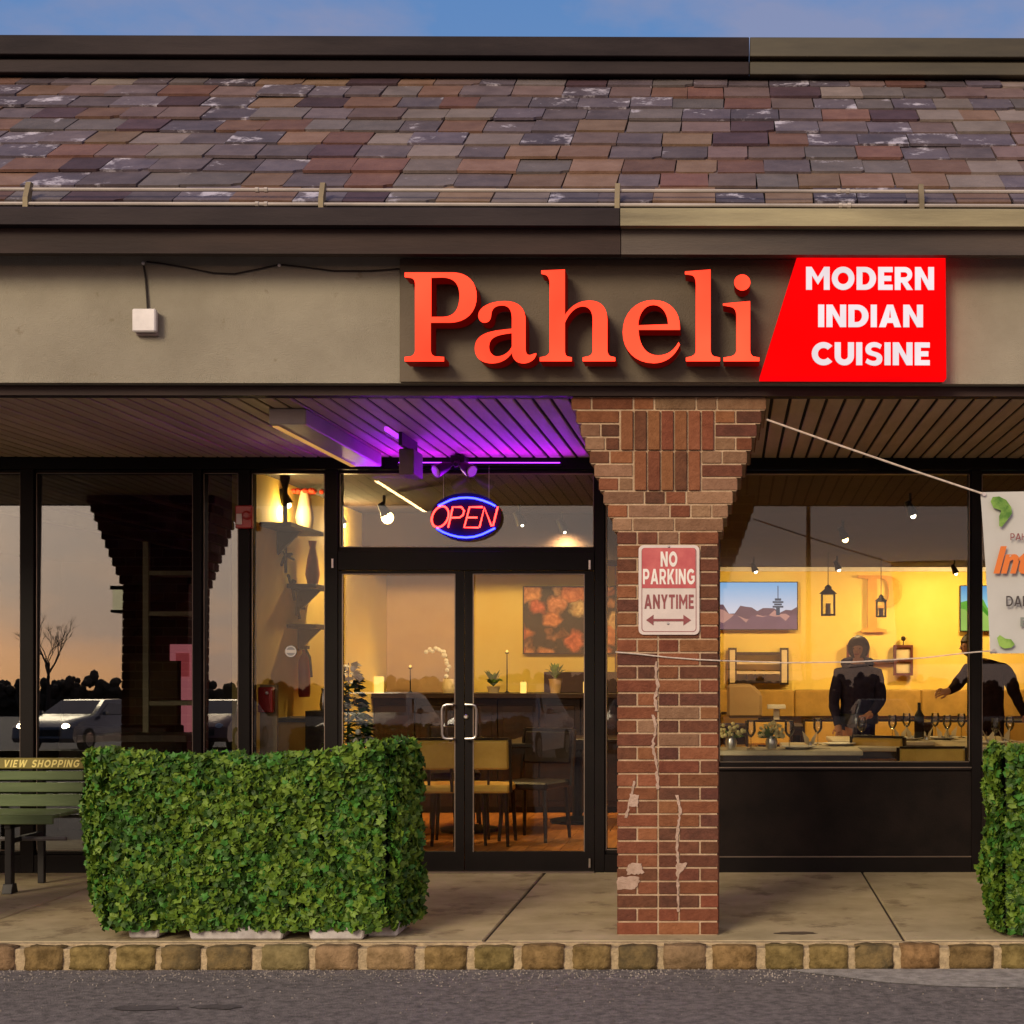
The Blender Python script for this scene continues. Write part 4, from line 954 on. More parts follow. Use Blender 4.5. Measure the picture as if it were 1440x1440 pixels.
W = {}
def wall(nm, x0, x1, y0, y1, z0, z1, m):
    b = MB(); b.box(x0, x1, y0, y1, z0, z1); o = struct(nm, b, m); return o
SX = -3.30
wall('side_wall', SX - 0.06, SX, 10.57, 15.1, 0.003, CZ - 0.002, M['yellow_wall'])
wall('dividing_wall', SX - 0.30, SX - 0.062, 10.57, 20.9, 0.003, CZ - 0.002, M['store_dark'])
wall('rear_wall_of_bar', SX + 0.002, -1.12, 15.0, 15.1, 0.003, CZ - 0.002, M['tan_wall'])  # tan colour stands in for dimmer light and reflection on this wall
wall('return_wall', -1.22, -1.118, 15.102, 22.0, 0.003, CZ - 0.002, M['yellow_wall'])
wall('rear_wall', -1.116, 6.9, 22.0, 22.1, 0.003, CZ - 0.002, M['yellow_wall'])
wall('far_side_wall', 5.4, 5.5, 10.57, 21.998, 0.003, CZ - 0.002, M['yellow_wall'])
# bar's rear wall: duller light put into the tan part, thin yellow slab beside it
wall('added_dark_block', SX + 0.003, -1.0, 14.0, 14.97, 2.30, CZ - 0.003, M['ceiling_dark'])  # dark block added to keep the wall top dark behind the transom
xw = at(664, 930, 14.97).x
wall('yellow_wall_slab', xw, -1.122, 14.975, 14.999, 1.10, CZ - 0.003, M['yellow_wall'])
# vacant shop on the left
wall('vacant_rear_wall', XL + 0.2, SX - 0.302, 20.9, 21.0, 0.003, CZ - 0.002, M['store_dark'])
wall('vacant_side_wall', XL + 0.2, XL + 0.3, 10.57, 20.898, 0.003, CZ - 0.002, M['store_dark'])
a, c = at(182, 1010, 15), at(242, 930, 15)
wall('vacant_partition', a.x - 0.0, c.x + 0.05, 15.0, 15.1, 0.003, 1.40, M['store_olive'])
# ceiling trim of the dining room
b = MB(); b.box(-1.116, 5.39, 21.94, 21.998, 2.655, CZ - 0.003); solo('ceiling_trim', b, M['white'], 'pale trim where the yellow rear wall meets the dark ceiling', 'trim')
for i, (px, py, z) in enumerate(((52, 697, 2.50), (110, 690, 2.56), (10, 715, 2.46), (170, 684, 2.60))):
    c = at(px, py, 12); h = (py - 930)
    b = MB(); zz = EYE - h * 12 / FPX; b.box(c.x - 0.05, c.x + 0.05, 10.7, 20.8, zz - 0.04, zz + 0.05)
    solo('ceiling_beam', b, M['beam'], ['widest pale beam crossing the vacant shop ceiling, lowest on the shop wall side', 'second pale beam under the vacant shop ceiling', 'pale beam of the vacant shop ceiling at the far end', 'pale beam of the vacant shop ceiling closest to the dividing wall'][i], 'beam', 'beams in the vacant shop')
# shelving rack in the vacant shop
Y = 12.2
g = thing('shelving_rack', tuple(Vector((at(235, 900, Y).x, Y, 0))), 'pale metal ladder rack standing inside the vacant shop window', 'rack')
for px in (206, 300):
    p, q = at(px, 1020, Y), at(px, 762, Y); b = MB(); b.box(p.x - 0.022, p.x + 0.022, Y - 0.02, Y + 0.02, 0.004, q.z); part('post', b, pm('rack_metal', (0.80, 0.70, 0.45), 0.55, var=0.15) if px == 206 else bpy.data.materials['rack_metal'], g)
for py in (805, 862, 988):
    p, q = at(206, py, Y), at(300, py, Y); b = MB(); b.box(p.x + 0.0225, q.x - 0.0225, Y - 0.015, Y + 0.3, p.z - 0.022, p.z + 0.012); part('shelf', b, bpy.data.materials['rack_metal'], g)
# pink doorway
Y = 18.0
p, q = at(228, 1030, Y), at(262, 906, Y)
g = thing('lit_doorway', ((p.x + q.x) / 2 + 0.1, Y, 0), 'pink door glowing at the back of the vacant shop', 'door')
x0, x1 = at(239, 930, Y).x, at(269, 930, Y).x
b = MB(); b.box(x0, x1, Y, Y + 0.04, 0.2, q.z); part('door_leaf', b, M['pink'], g)
b = MB(); b.box(x0 + 0.07, x1 - 0.02, Y - 0.012, Y - 0.001, 1.22, q.z - 0.10); part('panel', b, pm('pink_panel', (0.5, 0.10, 0.12), 0.6, emit=(0.8, 0.12, 0.14), es=0.25), g)  # panel glows by itself like the leaf behind it
b = MB(); b.box(x0 - 0.16, x0 - 0.002, Y - 0.02, Y + 0.04, 0.004, q.z + 0.1); b.box(x0 - 0.002, x1 + 0.1, Y - 0.02, Y + 0.04, q.z + 0.003, q.z + 0.1); part('frame', b, pm('maroon_frame', (0.12, 0.02, 0.02), 0.6), g)
b = MB(); b.ball((x0 + 0.05, Y - 0.03, 1.0), 0.025, 6); part('knob', b, M['silver'], g)
# counter in the vacant shop
Y = 11.2
p, q = at(108, 1034, Y), at(262, 1034, Y)
g = thing('counter', ((p.x + q.x) / 2, Y + 0.2, 0), 'low counter with pale top just inside the vacant shop window', 'counter')
b = MB(); b.box(p.x, q.x, Y, Y + 0.5, p.z - 0.05, p.z); part('top', b, pm('counter_top', (0.32, 0.26, 0.20), 0.4), g, bevel=0.004)
b = MB(); b.box(p.x + 0.05, q.x - 0.05, Y + 0.05, Y + 0.45, 0.005, p.z - 0.052); part('base', b, M['darkwood'], g)
Y = 13.0; p = at(150, 1030, Y); b = MB(); b.box(p.x - 0.4, p.x + 0.5, Y, Y + 0.4, 0.005, at(150, 1022, Y).z); solo('low_cabinet', b, M['darkwood'], 'dark low cabinet behind the pale topped counter', 'cabinet', bevel=0.01)
# left-wall display shelves of the restaurant
def wshelf(pa, py, pb, label, deep=0.22, bracket=True):
    ya, yb = [(-SX - deep * 0.5) * FPX / (1030 - p) for p in (pa, pb)]
    z = EYE + (930 - py) * ((ya + yb) / 2) / FPX
    g = thing('wall_shelf', (SX + deep / 2, (ya + yb) / 2, z), label, 'shelf', 'shelves on the yellow side wall')
    b = MB(); b.box(SX + 0.001, SX + deep, ya, yb, z - 0.03, z); part('board', b, M['darkwood'], g, bevel=0.003)
    b = MB(); b.prism([(SX + 0.001, z - 0.031), (SX + deep * 0.8, z - 0.031), (SX + 0.001, z - 0.20)], (ya + yb) / 2 - 0.02, (ya + yb) / 2 + 0.02); part('bracket', b, M['darkwood'], g)
    return (SX + deep / 2, ya, yb, z)
s1 = wshelf(388, 742, 436, 'dark wall shelf under the red flowers, highest of the side wall')
s2 = wshelf(425, 824, 456, 'small dark wall shelf halfway up the side wall')
s3 = wshelf(425, 879, 456, 'lowest dark wall shelf above the red bottle shape')
def vase(x, y, z, h, m, label, prof=None, cat='vase', name='vase', group=None):
    prof = prof or [(0.28, 0), (0.42, 0.25), (0.30, 0.6), (0.16, 0.85), (0.24, 1)]
    b = MB(); b.lathe([(r * h * 0.4, q * h) for r, q in prof], (x, y, z + 0.001), 12); return solo(name, b, m, label, cat, group, smooth=True)
vase(s1[0], s1[1] + 0.25, s1[3], 0.42, M['bark'], 'slim dark vase on the highest side wall shelf', [(0.1, 0), (0.1, .6), (0.22, .8), (0.1, 1)])
g = thing('flower_vase', (s1[0], s1[2] - 0.12, s1[3]), 'vase of red flowers on the highest side wall shelf', 'vase')
b = MB(); b.lathe([(0.05, 0), (0.07, 0.1), (0.03, 0.3)], (s1[0], s1[2] - 0.12, s1[3] + 0.001), 12); part('jug', b, M['linen'], g, smooth=True)
b = MB()
fr = random.Random(4)
for i in range(26): b.ball((s1[0] + fr.gauss(0, 0.05), s1[2] - 0.12 + fr.gauss(0, 0.06), min(CZ - 0.05, s1[3] + 0.29 + abs(fr.gauss(0, 0.06)))), 0.02, 4)
part('blossom', b, pm('red_blossom', (0.6, 0.06, 0.02), 0.6, var=0.3), g)
vase(s2[0], (s2[1] + s2[2]) / 2, s2[3], 0.34, pm('terracotta', (0.6, 0.25, 0.12), 0.6), 'tall terracotta vase on the small middle shelf')
g = thing('fire_extinguisher', (SX + 0.075, 12.06, 1.11), 'dark red fire extinguisher hung on the yellow side wall', 'fire extinguisher')
yy = (-SX - 0.1) * FPX / (1030 - 434); z0 = EYE - 50 * yy / FPX
b = MB(); b.lathe([(0.04, 0), (0.045, 0.03), (0.045, 0.28), (0.016, 0.33), (0.016, 0.36)], (SX + 0.075, yy, z0), 14); part('cylinder', b, M['red'], g, smooth=True)
b = MB(); b.box(SX + 0.05, SX + 0.11, yy - 0.06, yy + 0.02, z0 + 0.361, z0 + 0.385); b.tube([(SX + 0.09, yy - 0.04, z0 + 0.37), (SX + 0.13, yy - 0.05, z0 + 0.30), (SX + 0.14, yy - 0.04, z0 + 0.15)], 0.009, 6); part('hose', b, M['black'], g)
# framed wall relief on the side wall: bronze tree-like ornaments
for i, (pa, pb, y0, y1) in enumerate(((392, 406, 760, 800), (398, 420, 818, 838), (404, 428, 845, 862))):
    yy = -SX * FPX / (1030 - (pa + pb) / 2); p = EYE + (930 - (y0 + y1) / 2) * yy / FPX; b = MB()
    for k in range(7):
        a = fr.uniform(0, 6.28); r = fr.uniform(0.06, 0.14)
        b.tube([(SX + 0.02, yy, p), (SX + 0.03, yy + r * 1.5 * math.cos(a), p + r * math.sin(a))], 0.012, 5)
    solo('wall_ornament', b, M['bark'], ['spiky bronze wall ornament nearest the ceiling of the side wall', 'spiky bronze wall ornament in the middle of the side wall', 'lowest spiky bronze ornament on the side wall'][i], 'ornament', 'ornaments on the side wall')
# host desk
Y = 11.35; p, q = at(381, 1010, Y), at(437, 1010, Y)
g = thing('host_desk', ((p.x + q.x) / 2, Y + 0.2, 0), 'mustard fronted host desk with dark top beside the lit shelf wall', 'desk')
b = MB(); b.box(p.x, q.x, Y, Y + 0.45, p.z - 0.03, p.z); part('top', b, M['darkwood'], g)
b = MB(); b.box(p.x + 0.02, q.x - 0.02, Y + 0.03, Y + 0.42, 0.62, p.z - 0.031); part('front_panel', b, M['yellow_fabric'], g)
b = MB(); b.box(p.x + 0.02, q.x - 0.02, Y + 0.03, Y + 0.42, 0.004, 0.618); part('base', b, M['darkwood'], g)
p = at(447, 1020, 11.2); b = MB(); b.box(p.x - 0.09, p.x + 0.09, 11.2, 11.5, 0.004, at(447, 1000, 11.2).z); solo('side_cabinet', b, M['darkwood'], 'narrow dark cabinet between the host desk and the door', 'cabinet')
p = at(452, 998, 11.3); vase(p.x, 11.35, at(447, 1000, 11.2).z, 0.16, M['silver'], 'small metal bell jar on the narrow dark cabinet')

# bar: dark wainscot counter across the back of the front room
BZ = at(700, 975, 14.4).z
g = thing('bar_counter', (-2.2, 14.5, 0), 'long dark wood counter across the back of the front room', 'counter')
b = MB(); b.box(SX + 0.003, -1.0, 14.35, 14.97, BZ - 0.045, BZ); part('top', b, M['darkwood'], g, bevel=0.004)
for i in range(6):
    x0 = SX + 0.01 + i * 0.38; b = MB(); b.box(x0, x0 + 0.372, 14.42, 14.46, 0.06, BZ - 0.047); b.box(x0 + 0.05, x0 + 0.322, 14.412, 14.4195, 0.12, BZ - 0.11); part('panel', b, M['darkwood'], g, bevel=0.003)
b = MB(); b.box(SX + 0.003, -1.0, 14.47, 14.96, 0.004, BZ - 0.048); part('body', b, M['black'], g)
p = at(765, 945, 14.9); b = MB(); b.box(p.x, -1.10, 14.90, 14.972, BZ + 0.001, p.z); solo('dark_splashboard', b, pm('plum_board', (0.07, 0.04, 0.05), 0.7), 'dark board standing on the counter under the flower painting', 'board')
# flower painting
Y = 14.93
p, q = at(737, 918, Y), at(865, 826, Y)
g = thing('painting', ((p.x + q.x) / 2, Y, p.z), 'large dark canvas of orange and cream blossoms behind the glass door', 'painting')
m = bpy.data.materials.new('flower_canvas'); m.use_nodes = True; t = m.node_tree; t.nodes.clear(); n = t.nodes.new; l = t.links.new
o_ = n('ShaderNodeOutputMaterial'); bs = n('ShaderNodeBsdfPrincipled'); bs.inputs['Roughness'].default_value = 0.6; co = n('ShaderNodeTexCoord')
nz1 = n('ShaderNodeTexNoise'); nz1.inputs['Scale'].default_value = 9; nz1.inputs['Detail'].default_value = 3
vm = n('ShaderNodeVectorMath'); vm.operation = 'MULTIPLY_ADD'; vm.inputs[1].default_value = (0.16, 0.16, 0.16); l(nz1.outputs['Color'], vm.inputs[0]); l(co.outputs['Object'], vm.inputs[2])
l(co.outputs['Object'], nz1.inputs[0])
v1 = n('ShaderNodeTexVoronoi'); v1.inputs['Scale'].default_value = 5.5; l(vm.outputs[0], v1.inputs['Vector'])
r1 = n('ShaderNodeValToRGB'); r1.color_ramp.elements[0].position = 0.0; r1.color_ramp.elements[0].color = (1, 1, 1, 1); r1.color_ramp.elements[0].position = 0.38; r1.color_ramp.elements[1].position = 0.62; r1.color_ramp.elements[1].color = (0, 0, 0, 1)
l(v1.outputs['Distance'], r1.inputs[0])
r2 = n('ShaderNodeValToRGB'); cr_ = r2.color_ramp; cr_.elements[0].color = (0.85, 0.22, 0.05, 1); cr_.elements[1].color = (0.95, 0.72, 0.35, 1); e_ = cr_.elements.new(0.4); e_.color = (0.9, 0.42, 0.16, 1); e_ = cr_.elements.new(0.7); e_.color = (0.8, 0.12, 0.06, 1)
sp_ = n('ShaderNodeSeparateColor'); l(v1.outputs['Color'], sp_.inputs[0]); l(sp_.outputs[0], r2.inputs[0])
v2 = n('ShaderNodeTexVoronoi'); v2.inputs['Scale'].default_value = 22; l(vm.outputs[0], v2.inputs['Vector'])
r3 = n('ShaderNodeValToRGB'); r3.color_ramp.elements[0].color = (1, 1, 1, 1); r3.color_ramp.elements[1].color = (0.45, 0.3, 0.25, 1); l(v2.outputs['Distance'], r3.inputs[0])
mm = n('ShaderNodeMix'); mm.data_type = 'RGBA'; l(r1.outputs[0], mm.inputs[0]); mm.inputs[6].default_value = (0.04, 0.025, 0.02, 1); l(r2.outputs[0], mm.inputs[7])
m3 = n('ShaderNodeMix'); m3.data_type = 'RGBA'; m3.blend_type = 'MULTIPLY'; m3.inputs[0].default_value = 1; l(mm.outputs[2], m3.inputs[6]); l(r3.outputs[0], m3.inputs[7])
l(m3.outputs[2], bs.inputs['Base Color']); l(bs.outputs[0], o_.inputs[0])
b = MB(); b.box(p.x, q.x, Y, Y + 0.03, p.z, q.z); part('canvas', b, m, g)
b = MB(); e = 0.012
for bb in ((p.x - e, q.x + e, q.z + 0.0005, q.z + e), (p.x - e, q.x + e, p.z - e, p.z - 0.0005), (p.x - e, p.x - 0.0005, p.z, q.z), (q.x + 0.0005, q.x + e, p.z, q.z)): b.box(bb[0], bb[1], Y - 0.006, Y + 0.035, bb[2], bb[3])
part('frame', b, M['darkwood'], g)
# things standing on the counter
def candle(px, Y, zt, h, r, label):
    p = at(px, 930, Y); g = thing('candle', (p.x, Y, zt), label, 'candle', 'candles on the dark counter')
    b = MB(); b.lathe([(r, 0), (r, h), (r * 0.8, h + 0.003)], (p.x, Y, zt + 0.001), 12); part('wax', b, M['candle'], g, smooth=True)
    b = MB(); b.tube([(p.x, Y, zt + h), (p.x, Y, zt + h + 0.015)], 0.002, 4); part('wick', b, M['black'], g)
candle(533, 14.5, BZ, 0.15, 0.045, 'short golden candle at the tree end of the dark counter')
candle(736, 14.5, BZ, 0.10, 0.028, 'small pale candle under the left end of the flower painting')
candle(519, 14.7, BZ, 0.26, 0.04, 'taller pale candle behind the short golden one')
candle(824, 14.6, BZ, 0.10, 0.026, 'pale candle next to the right door stile')
def plant(px, Y, zt, hp, spread, label, pot, fol, nleaf=26, hs=0.16):
    p = at(px, 930, Y); g = thing('potted_plant', (p.x, Y, zt), label, 'plant', 'plants on the dark counter')
    b = MB(); b.lathe([(0.045, 0), (0.06, hp * 0.9), (0.065, hp)], (p.x, Y, zt + 0.001), 12); part('pot', b, pot, g, smooth=True)
    b = MB(); r_ = random.Random(int(px))
    for i in range(nleaf):
        a = r_.uniform(0, 6.28); d = r_.uniform(0.3, 1) * spread; hh = hp + r_.uniform(0.2, 1) * hs
        q0 = Vector((p.x, Y, zt + hp)); q1 = Vector((p.x + d * math.cos(a), Y + d * math.sin(a) * 0.6, zt + hh)); s = Vector((-math.sin(a), math.cos(a), 0.3)) * 0.016
        m_ = q0.lerp(q1, 0.6) + Vector((0, 0, 0.03)); b.add([q0, m_ + s, q1, m_ - s], [(0, 1, 2, 3)])
    part('foliage', b, fol, g, fix=False)
plant(694, 14.5, BZ, 0.06, 0.12, 'small dark leafed plant on the counter beside the painting', M['linen'], M['leaves'][0])
plant(781, 14.5, BZ, 0.13, 0.12, 'plant in a wide tan pot under the flower painting', M['tan_wall'], M['leaves'][1])
# orchid
p = at(631, 975, 14.5)
g = thing('orchid', (p.x, 14.5, BZ), 'arching white orchid in a pale vase seen beside the door handles', 'plant')
b = MB(); b.lathe([(0.05, 0), (0.065, 0.05), (0.05, 0.13)], (p.x, 14.5, BZ + 0.001), 12); part('vase', b, M['linen'], g, smooth=True)
b = MB(); arc = [(p.x - 0.01, 14.5, BZ + 0.12), (p.x, 14.5, BZ + 0.28), (p.x - 0.04, 14.5, BZ + 0.38), (p.x - 0.13, 14.5, BZ + 0.41), (p.x - 0.2, 14.5, BZ + 0.38)]; b.tube(arc, 0.004, 5); part('stem', b, M['leaves'][0], g)
b = MB()
for k in range(16):
    t = k / 15; i = min(3, int(t * 4)); q = Vector(arc[i + 0 if i < 4 else 3]).lerp(Vector(arc[min(4, i + 1)]), t * 4 - i); b.ball((q.x + fr.uniform(-.012, .012), q.y - 0.02, q.z + fr.uniform(-.02, .012)), 0.021, 4)
part('blossom', b, M['white'], g)
for px, hh in ((577, 0.22), (713, 0.36)):
    p = at(px, 975, 14.55); g = thing('candlestick', (p.x, 14.55, BZ), 'thin %s candlestick on the dark counter %s' % (('short', 'left of the orchid') if px == 577 else ('tall', 'left of the flower painting')), 'candlestick', 'candlesticks on the dark counter')
    b = MB(); b.lathe([(0.03, 0), (0.006, 0.02), (0.005, hh), (0.018, hh + 0.005), (0.018, hh + 0.015)], (p.x, 14.55, BZ + 0.001), 10); part('stand', b, M['black'], g)
    b = MB(); b.ball((p.x, 14.55, BZ + hh + 0.028), 0.012, 6); part('flame_bulb', b, M['candle'], g)
# frosted tree by the door
p = at(490, 930, 11.3); zt, zb_ = at(490, 932, 11.3).z, 0.03
g = thing('frosted_tree', (p.x, 11.3, 0.0), 'slim dark fir tree with white frosted ornaments inside the door', 'tree')
b = MB(); b.tube([(p.x, 11.3, 0.005), (p.x, 11.3, zt)], [0.02, 0.004], 6); part('trunk', b, M['bark'], g)
b = MB(); c_ = MB()
for i in range(1500):
    t = fr.random() ** 0.7; zz = zt - (zt - 0.15) * t; r = 0.03 + 0.26 * t; a = fr.uniform(0, 6.28); rr_ = r * fr.uniform(0.55, 1.05)
    q = Vector((p.x + rr_ * math.cos(a), 11.3 + rr_ * math.sin(a), zz)); d = Vector((math.cos(a), math.sin(a), -0.25)) * 0.07; s = Vector((-math.sin(a), math.cos(a), fr.uniform(-.8, .8))) * 0.028
    (c_ if fr.random() < 0.18 else b).add([q, q + d * 0.5 + s, q + d, q + d * 0.5 - s], [(0, 1, 2, 3)])
part('foliage', b, M['leaves'][2], g, fix=False)['kind'] = 'stuff'; part('frost', c_, M['white'], g, fix=False)['kind'] = 'stuff'
for i in range(16):
    t = (i + 0.7) / 17; zz = zt - (zt - 0.3) * t; a = -1.57 + fr.uniform(-1.2, 1.2); r = 0.05 + 0.25 * t
    bb = MB(); bb.ball((p.x + r * math.cos(a), 11.3 + r * math.sin(a), zz), 0.022, 6); part('ornament', bb, M['whiteplastic'], g, smooth=True)

# chairs
def chair(name, loc, rz, label, seat_h=0.46, back_h=0.90, bw=0.42, dark=False, group='dining chairs'):
    g = thing(name, (0, 0, 0), label, 'chair', group)
    up = M['darkwood'] if dark else M['yellow_fabric']
    b = MB(); b.box(-0.21, 0.21, -0.21, 0.21, seat_h - 0.06, seat_h); part('seat', b, up, g, bevel=0.015)
    b = MB(); b.box(-bw / 2, bw / 2, 0.19, 0.235, seat_h + 0.12, back_h); b.mod(lambda v: Vector((v.x, v.y + (v.z - 0.5) * 0.12, v.z))); part('backrest', b, up, g, bevel=0.014)
    b = MB(); e = 0.02
    b.box(-bw / 2 - e, -bw / 2 - 0.001, 0.195, 0.23, seat_h - 0.05, back_h + 0.01); b.box(bw / 2 + 0.001, bw / 2 + e, 0.195, 0.23, seat_h - 0.05, back_h + 0.01); b.box(-bw / 2, bw / 2, 0.195, 0.23, back_h + 0.002, back_h + 0.02)
    b.mod(lambda v: Vector((v.x, v.y + (v.z - 0.5) * 0.12, v.z))); part('back_frame', b, M['darkwood'], g)
    for sx in (-1, 1):
        for sy in (-1, 1):
            b = MB(); b.tube([(sx * 0.18, sy * 0.18, seat_h - 0.06), (sx * 0.20, sy * 0.21, 0.0)], [0.02, 0.013], 6); part('leg', b, M['darkwood'], g)
    g.location = loc; g.rotation_euler.z = rz
    return g
PI = math.pi
c0 = chair('dining_chair', (at(612, 930, 12.0).x, 12.0, 0.004), PI, 'mustard chair just right of the ivy screen, seen through the left door', back_h=0.80)
def cc(px, Y, rz, label, zs=1.0, src=c0):
    c = copy_tree(src, loc=(at(px, 930, Y).x, Y, 0.004), rz=rz, label=label); c.scale.z = zs; return c
cc(683, 12.0, PI, 'mustard chair behind the right door stile, next to the door handles')
cc(648, 12.05, PI + 0.1, 'mustard chair hidden partly by the meeting stiles of the doors')
cc(420, 12.2, PI - 0.2, 'mustard chair beyond the host desk')
dk = chair('dark_chair', (at(752, 930, 12.3).x, 12.3, 0.004), -0.35, 'dark wooden chair turned sideways behind the right door', dark=True, back_h=0.84, group='dark chairs')
copy_tree(dk, loc=(at(640, 930, 13.3).x, 13.3, 0.004), rz=0.2, label='dark wooden chair farther back behind the door stiles')
# tables
def table(loc, w_, d_, h, label, topm, group='dining tables', name='dining_table'):
    g = thing(name, loc, label, 'table', group); x, y = loc[0], loc[1]
    b = MB(); b.box(x - w_ / 2, x + w_ / 2, y - d_ / 2, y + d_ / 2, h - 0.035, h); part('tabletop', b, topm, g, bevel=0.006)
    b = MB(); b.box(x - w_ / 2 + 0.02, x + w_ / 2 - 0.02, y - d_ / 2 + 0.02, y + d_ / 2 - 0.02, h - 0.09, h - 0.036); part('apron', b, M['darkwood'], g)
    b = MB(); b.lathe([(0.24, 0.004), (0.24, 0.03), (0.045, 0.06), (0.045, h - 0.091)], (x, y, 0), 12); part('pedestal', b, M['black'], g)
    return g
tb = [(at(660, 930, 12.9).x, 12.9, 1.3, 0.7, 0.74, 'dark wood table behind the mustard chairs in the front room', M['darkwood']),
      (at(812, 930, 13.6).x, 13.6, 1.0, 0.7, 0.74, 'dark table deeper in the front room below the painting', M['darkwood']),
      (at(1080, 930, 11.5).x, 11.5, 1.35, 0.55, 0.755, 'table with two flower bunches close to the right window', M['linen']),
      (at(1180, 930, 12.2).x, 12.25, 0.9, 0.7, 0.745, 'pale topped table in front of the person in navy', M['linen']),
      (at(1292, 930, 13.1).x, 13.1, 1.5, 0.9, 0.75, 'table set with folded napkins in the middle of the right window', M['linen']),
      (at(1400, 930, 12.4).x, 12.4, 0.9, 0.8, 0.745, 'pale table beside the window post under the banner', M['linen']),
      (at(1120, 930, 16.0).x, 16.0, 1.8, 0.8, 0.75, 'dark table at the back of the dining room', M['darkwood']),
      (at(1300, 930, 17.0).x, 17.0, 2.6, 0.8, 0.75, 'long dark table farthest back in the dining room', M['darkwood'])]
for x, y, w_, d_, h, lab, tm in tb: table((x, y, 0.004), w_, d_, h, lab, tm)
cl = [(1087, 15.1, 0.15, 'mustard chair back below the white framed shelves'), (1164, 15.2, 0, 'mustard chair left of the person in navy'), (1263, 15.2, 0, 'mustard chair right of the person in navy'),
      (1344, 15.0, -0.1, 'mustard chair just left of the reaching person'), (1427, 14.9, 0.0, 'mustard chair right of the reaching person'),
      (1305, 11.85, PI, 'wide mustard chair back nearest the right window sill'), (1252, 12.3, PI - 0.5, 'mustard chair standing askew beside the pale table'), (1040, 17.4, 0, 'mustard chair at the back beside the brick pillar')]
for px, Y, rz, lab in cl: cc(px, Y, rz, lab)
w2 = [c for c in bpy.data.objects if c.get('label') == 'wide mustard chair back nearest the right window sill'][0]; w2.scale = (1.15, 1, 0.93)
# banquette along the rear wall
g = thing('banquette', (2.0, 21.4, 0), 'long dull yellow upholstered bench along the rear wall', 'bench')
for i in range(7):
    x0 = -0.9 + i * 0.88; b = MB(); b.box(x0, x0 + 0.875, 21.72, 21.92, 0.62, at(1200, 970, 21.7).z); part('back_cushion', b, pm('ochre_vinyl', (0.40, 0.24, 0.06), 0.6, var=0.15, scale=5) if i == 0 else bpy.data.materials['ochre_vinyl'], g, bevel=0.02)
    b = MB(); b.box(x0, x0 + 0.875, 21.25, 21.71, 0.36, 0.50); part('seat_cushion', b, M['darkwood'], g, bevel=0.02)
b = MB(); b.box(-0.9, 5.25, 21.3, 21.9, 0.004, 0.358); part('base', b, M['darkwood'], g)
# flowers, napkins, bottle on the tables
def bunch(px, py, Y, zt, label, r=0.11, group='flower bunches on the near table'):
    p = at(px, 930, Y); g = thing('flower_bunch', (p.x, Y, zt), label, 'flowers', group)
    b = MB(); b.lathe([(0.035, 0), (0.045, 0.05), (0.03, 0.09)], (p.x, Y, zt + 0.001), 10); part('vase', b, M['silver'], g, smooth=True)
    b = MB(); r_ = random.Random(int(px))
    for i in range(46):
        v = Vector((r_.gauss(0, 1), r_.gauss(0, 1), abs(r_.gauss(0, 0.8)))).normalized() * r * r_.uniform(0.5, 1.0); c = Vector((p.x, Y, zt + 0.09)) + v
        b.ball((c.x, c.y, c.z), 0.014, 4)
    part('blossom', b, pm('cream_blossom', (0.72, 0.58, 0.25), 0.6, var=0.3, scale=20) if 'cream_blossom' not in bpy.data.materials else bpy.data.materials['cream_blossom'], g)
    b = MB()
    for i in range(22):
        v = Vector((r_.gauss(0, 1), r_.gauss(0, 1), abs(r_.gauss(0, 0.6)))).normalized() * r; q0 = Vector((p.x, Y, zt + 0.08)); q1 = q0 + v; s = Vector((0.008, 0.004, 0.008)); b.add([q0, q0.lerp(q1, .6) + s, q1, q0.lerp(q1, .6) - s], [(0, 1, 2, 3)])
    part('foliage', b, M['leaves'][3], g, fix=False)
bunch(1028, 0, 11.4, 0.76, 'cream flower bunch against the brick pillar edge'); bunch(1085, 0, 11.4, 0.76, 'cream flower bunch on the table below the white framed shelves')
nk = thing('folded_napkin', (0, 0, 0), 'folded cream napkin', 'napkin', 'folded napkins on the set tables')
b = MB()
for s in (-1, 1): b.add([(0, 0, 0), (s * 0.035, -0.02, 0.012), (s * 0.06, 0.0, 0.11), (s * 0.012, 0.012, 0.055)], [(0, 1, 2), (0, 2, 3), (0, 3, 1), (1, 3, 2)])
part('fold', b, M['linen'], nk); b = MB(); b.lathe([(0.02, 0), (0.015, 0.02), (0.02, 0.03)], (0, 0, 0.0), 8); part('ring', b, M['silver'], nk)
nl = [(1266, 12.85, 'folded cream napkin on the corner of the set table nearest the navy figure'), (1283, 12.95, 'folded cream napkin beside the dark bottle'), (1303, 12.9, 'folded cream napkin to the right of the dark bottle'), (1326, 12.9, 'folded cream napkin nearly below the reaching hand'),
      (1337, 13.05, 'folded cream napkin close to its twin below the reaching arm'), (1364, 12.9, 'folded cream napkin against the window post'), (1390, 12.35, 'folded cream napkin right of the window post'), (1412, 12.5, 'folded cream napkin next to the second ivy screen'), (1139, 12.0, 'folded cream napkin on the near dark table')]
for i, (px, Y, lab) in enumerate(nl):
    zt = 0.752 if Y > 12.6 else 0.751
    loc = (at(px, 930, Y).x, Y, zt if i < 8 else 0.751)
    if i == 8: loc = (at(1139, 930, 12.05).x, 12.05, 0.751)
    if i == 0: nk.location = loc; nk['label'] = lab
    else: copy_tree(nk, loc=loc, rz=fr.uniform(-0.6, 0.6), label=lab)
p = at(1293, 930, 12.9); g = thing('bottle', (p.x, 12.92, 0.755), 'dark wine bottle standing among the napkins', 'bottle')
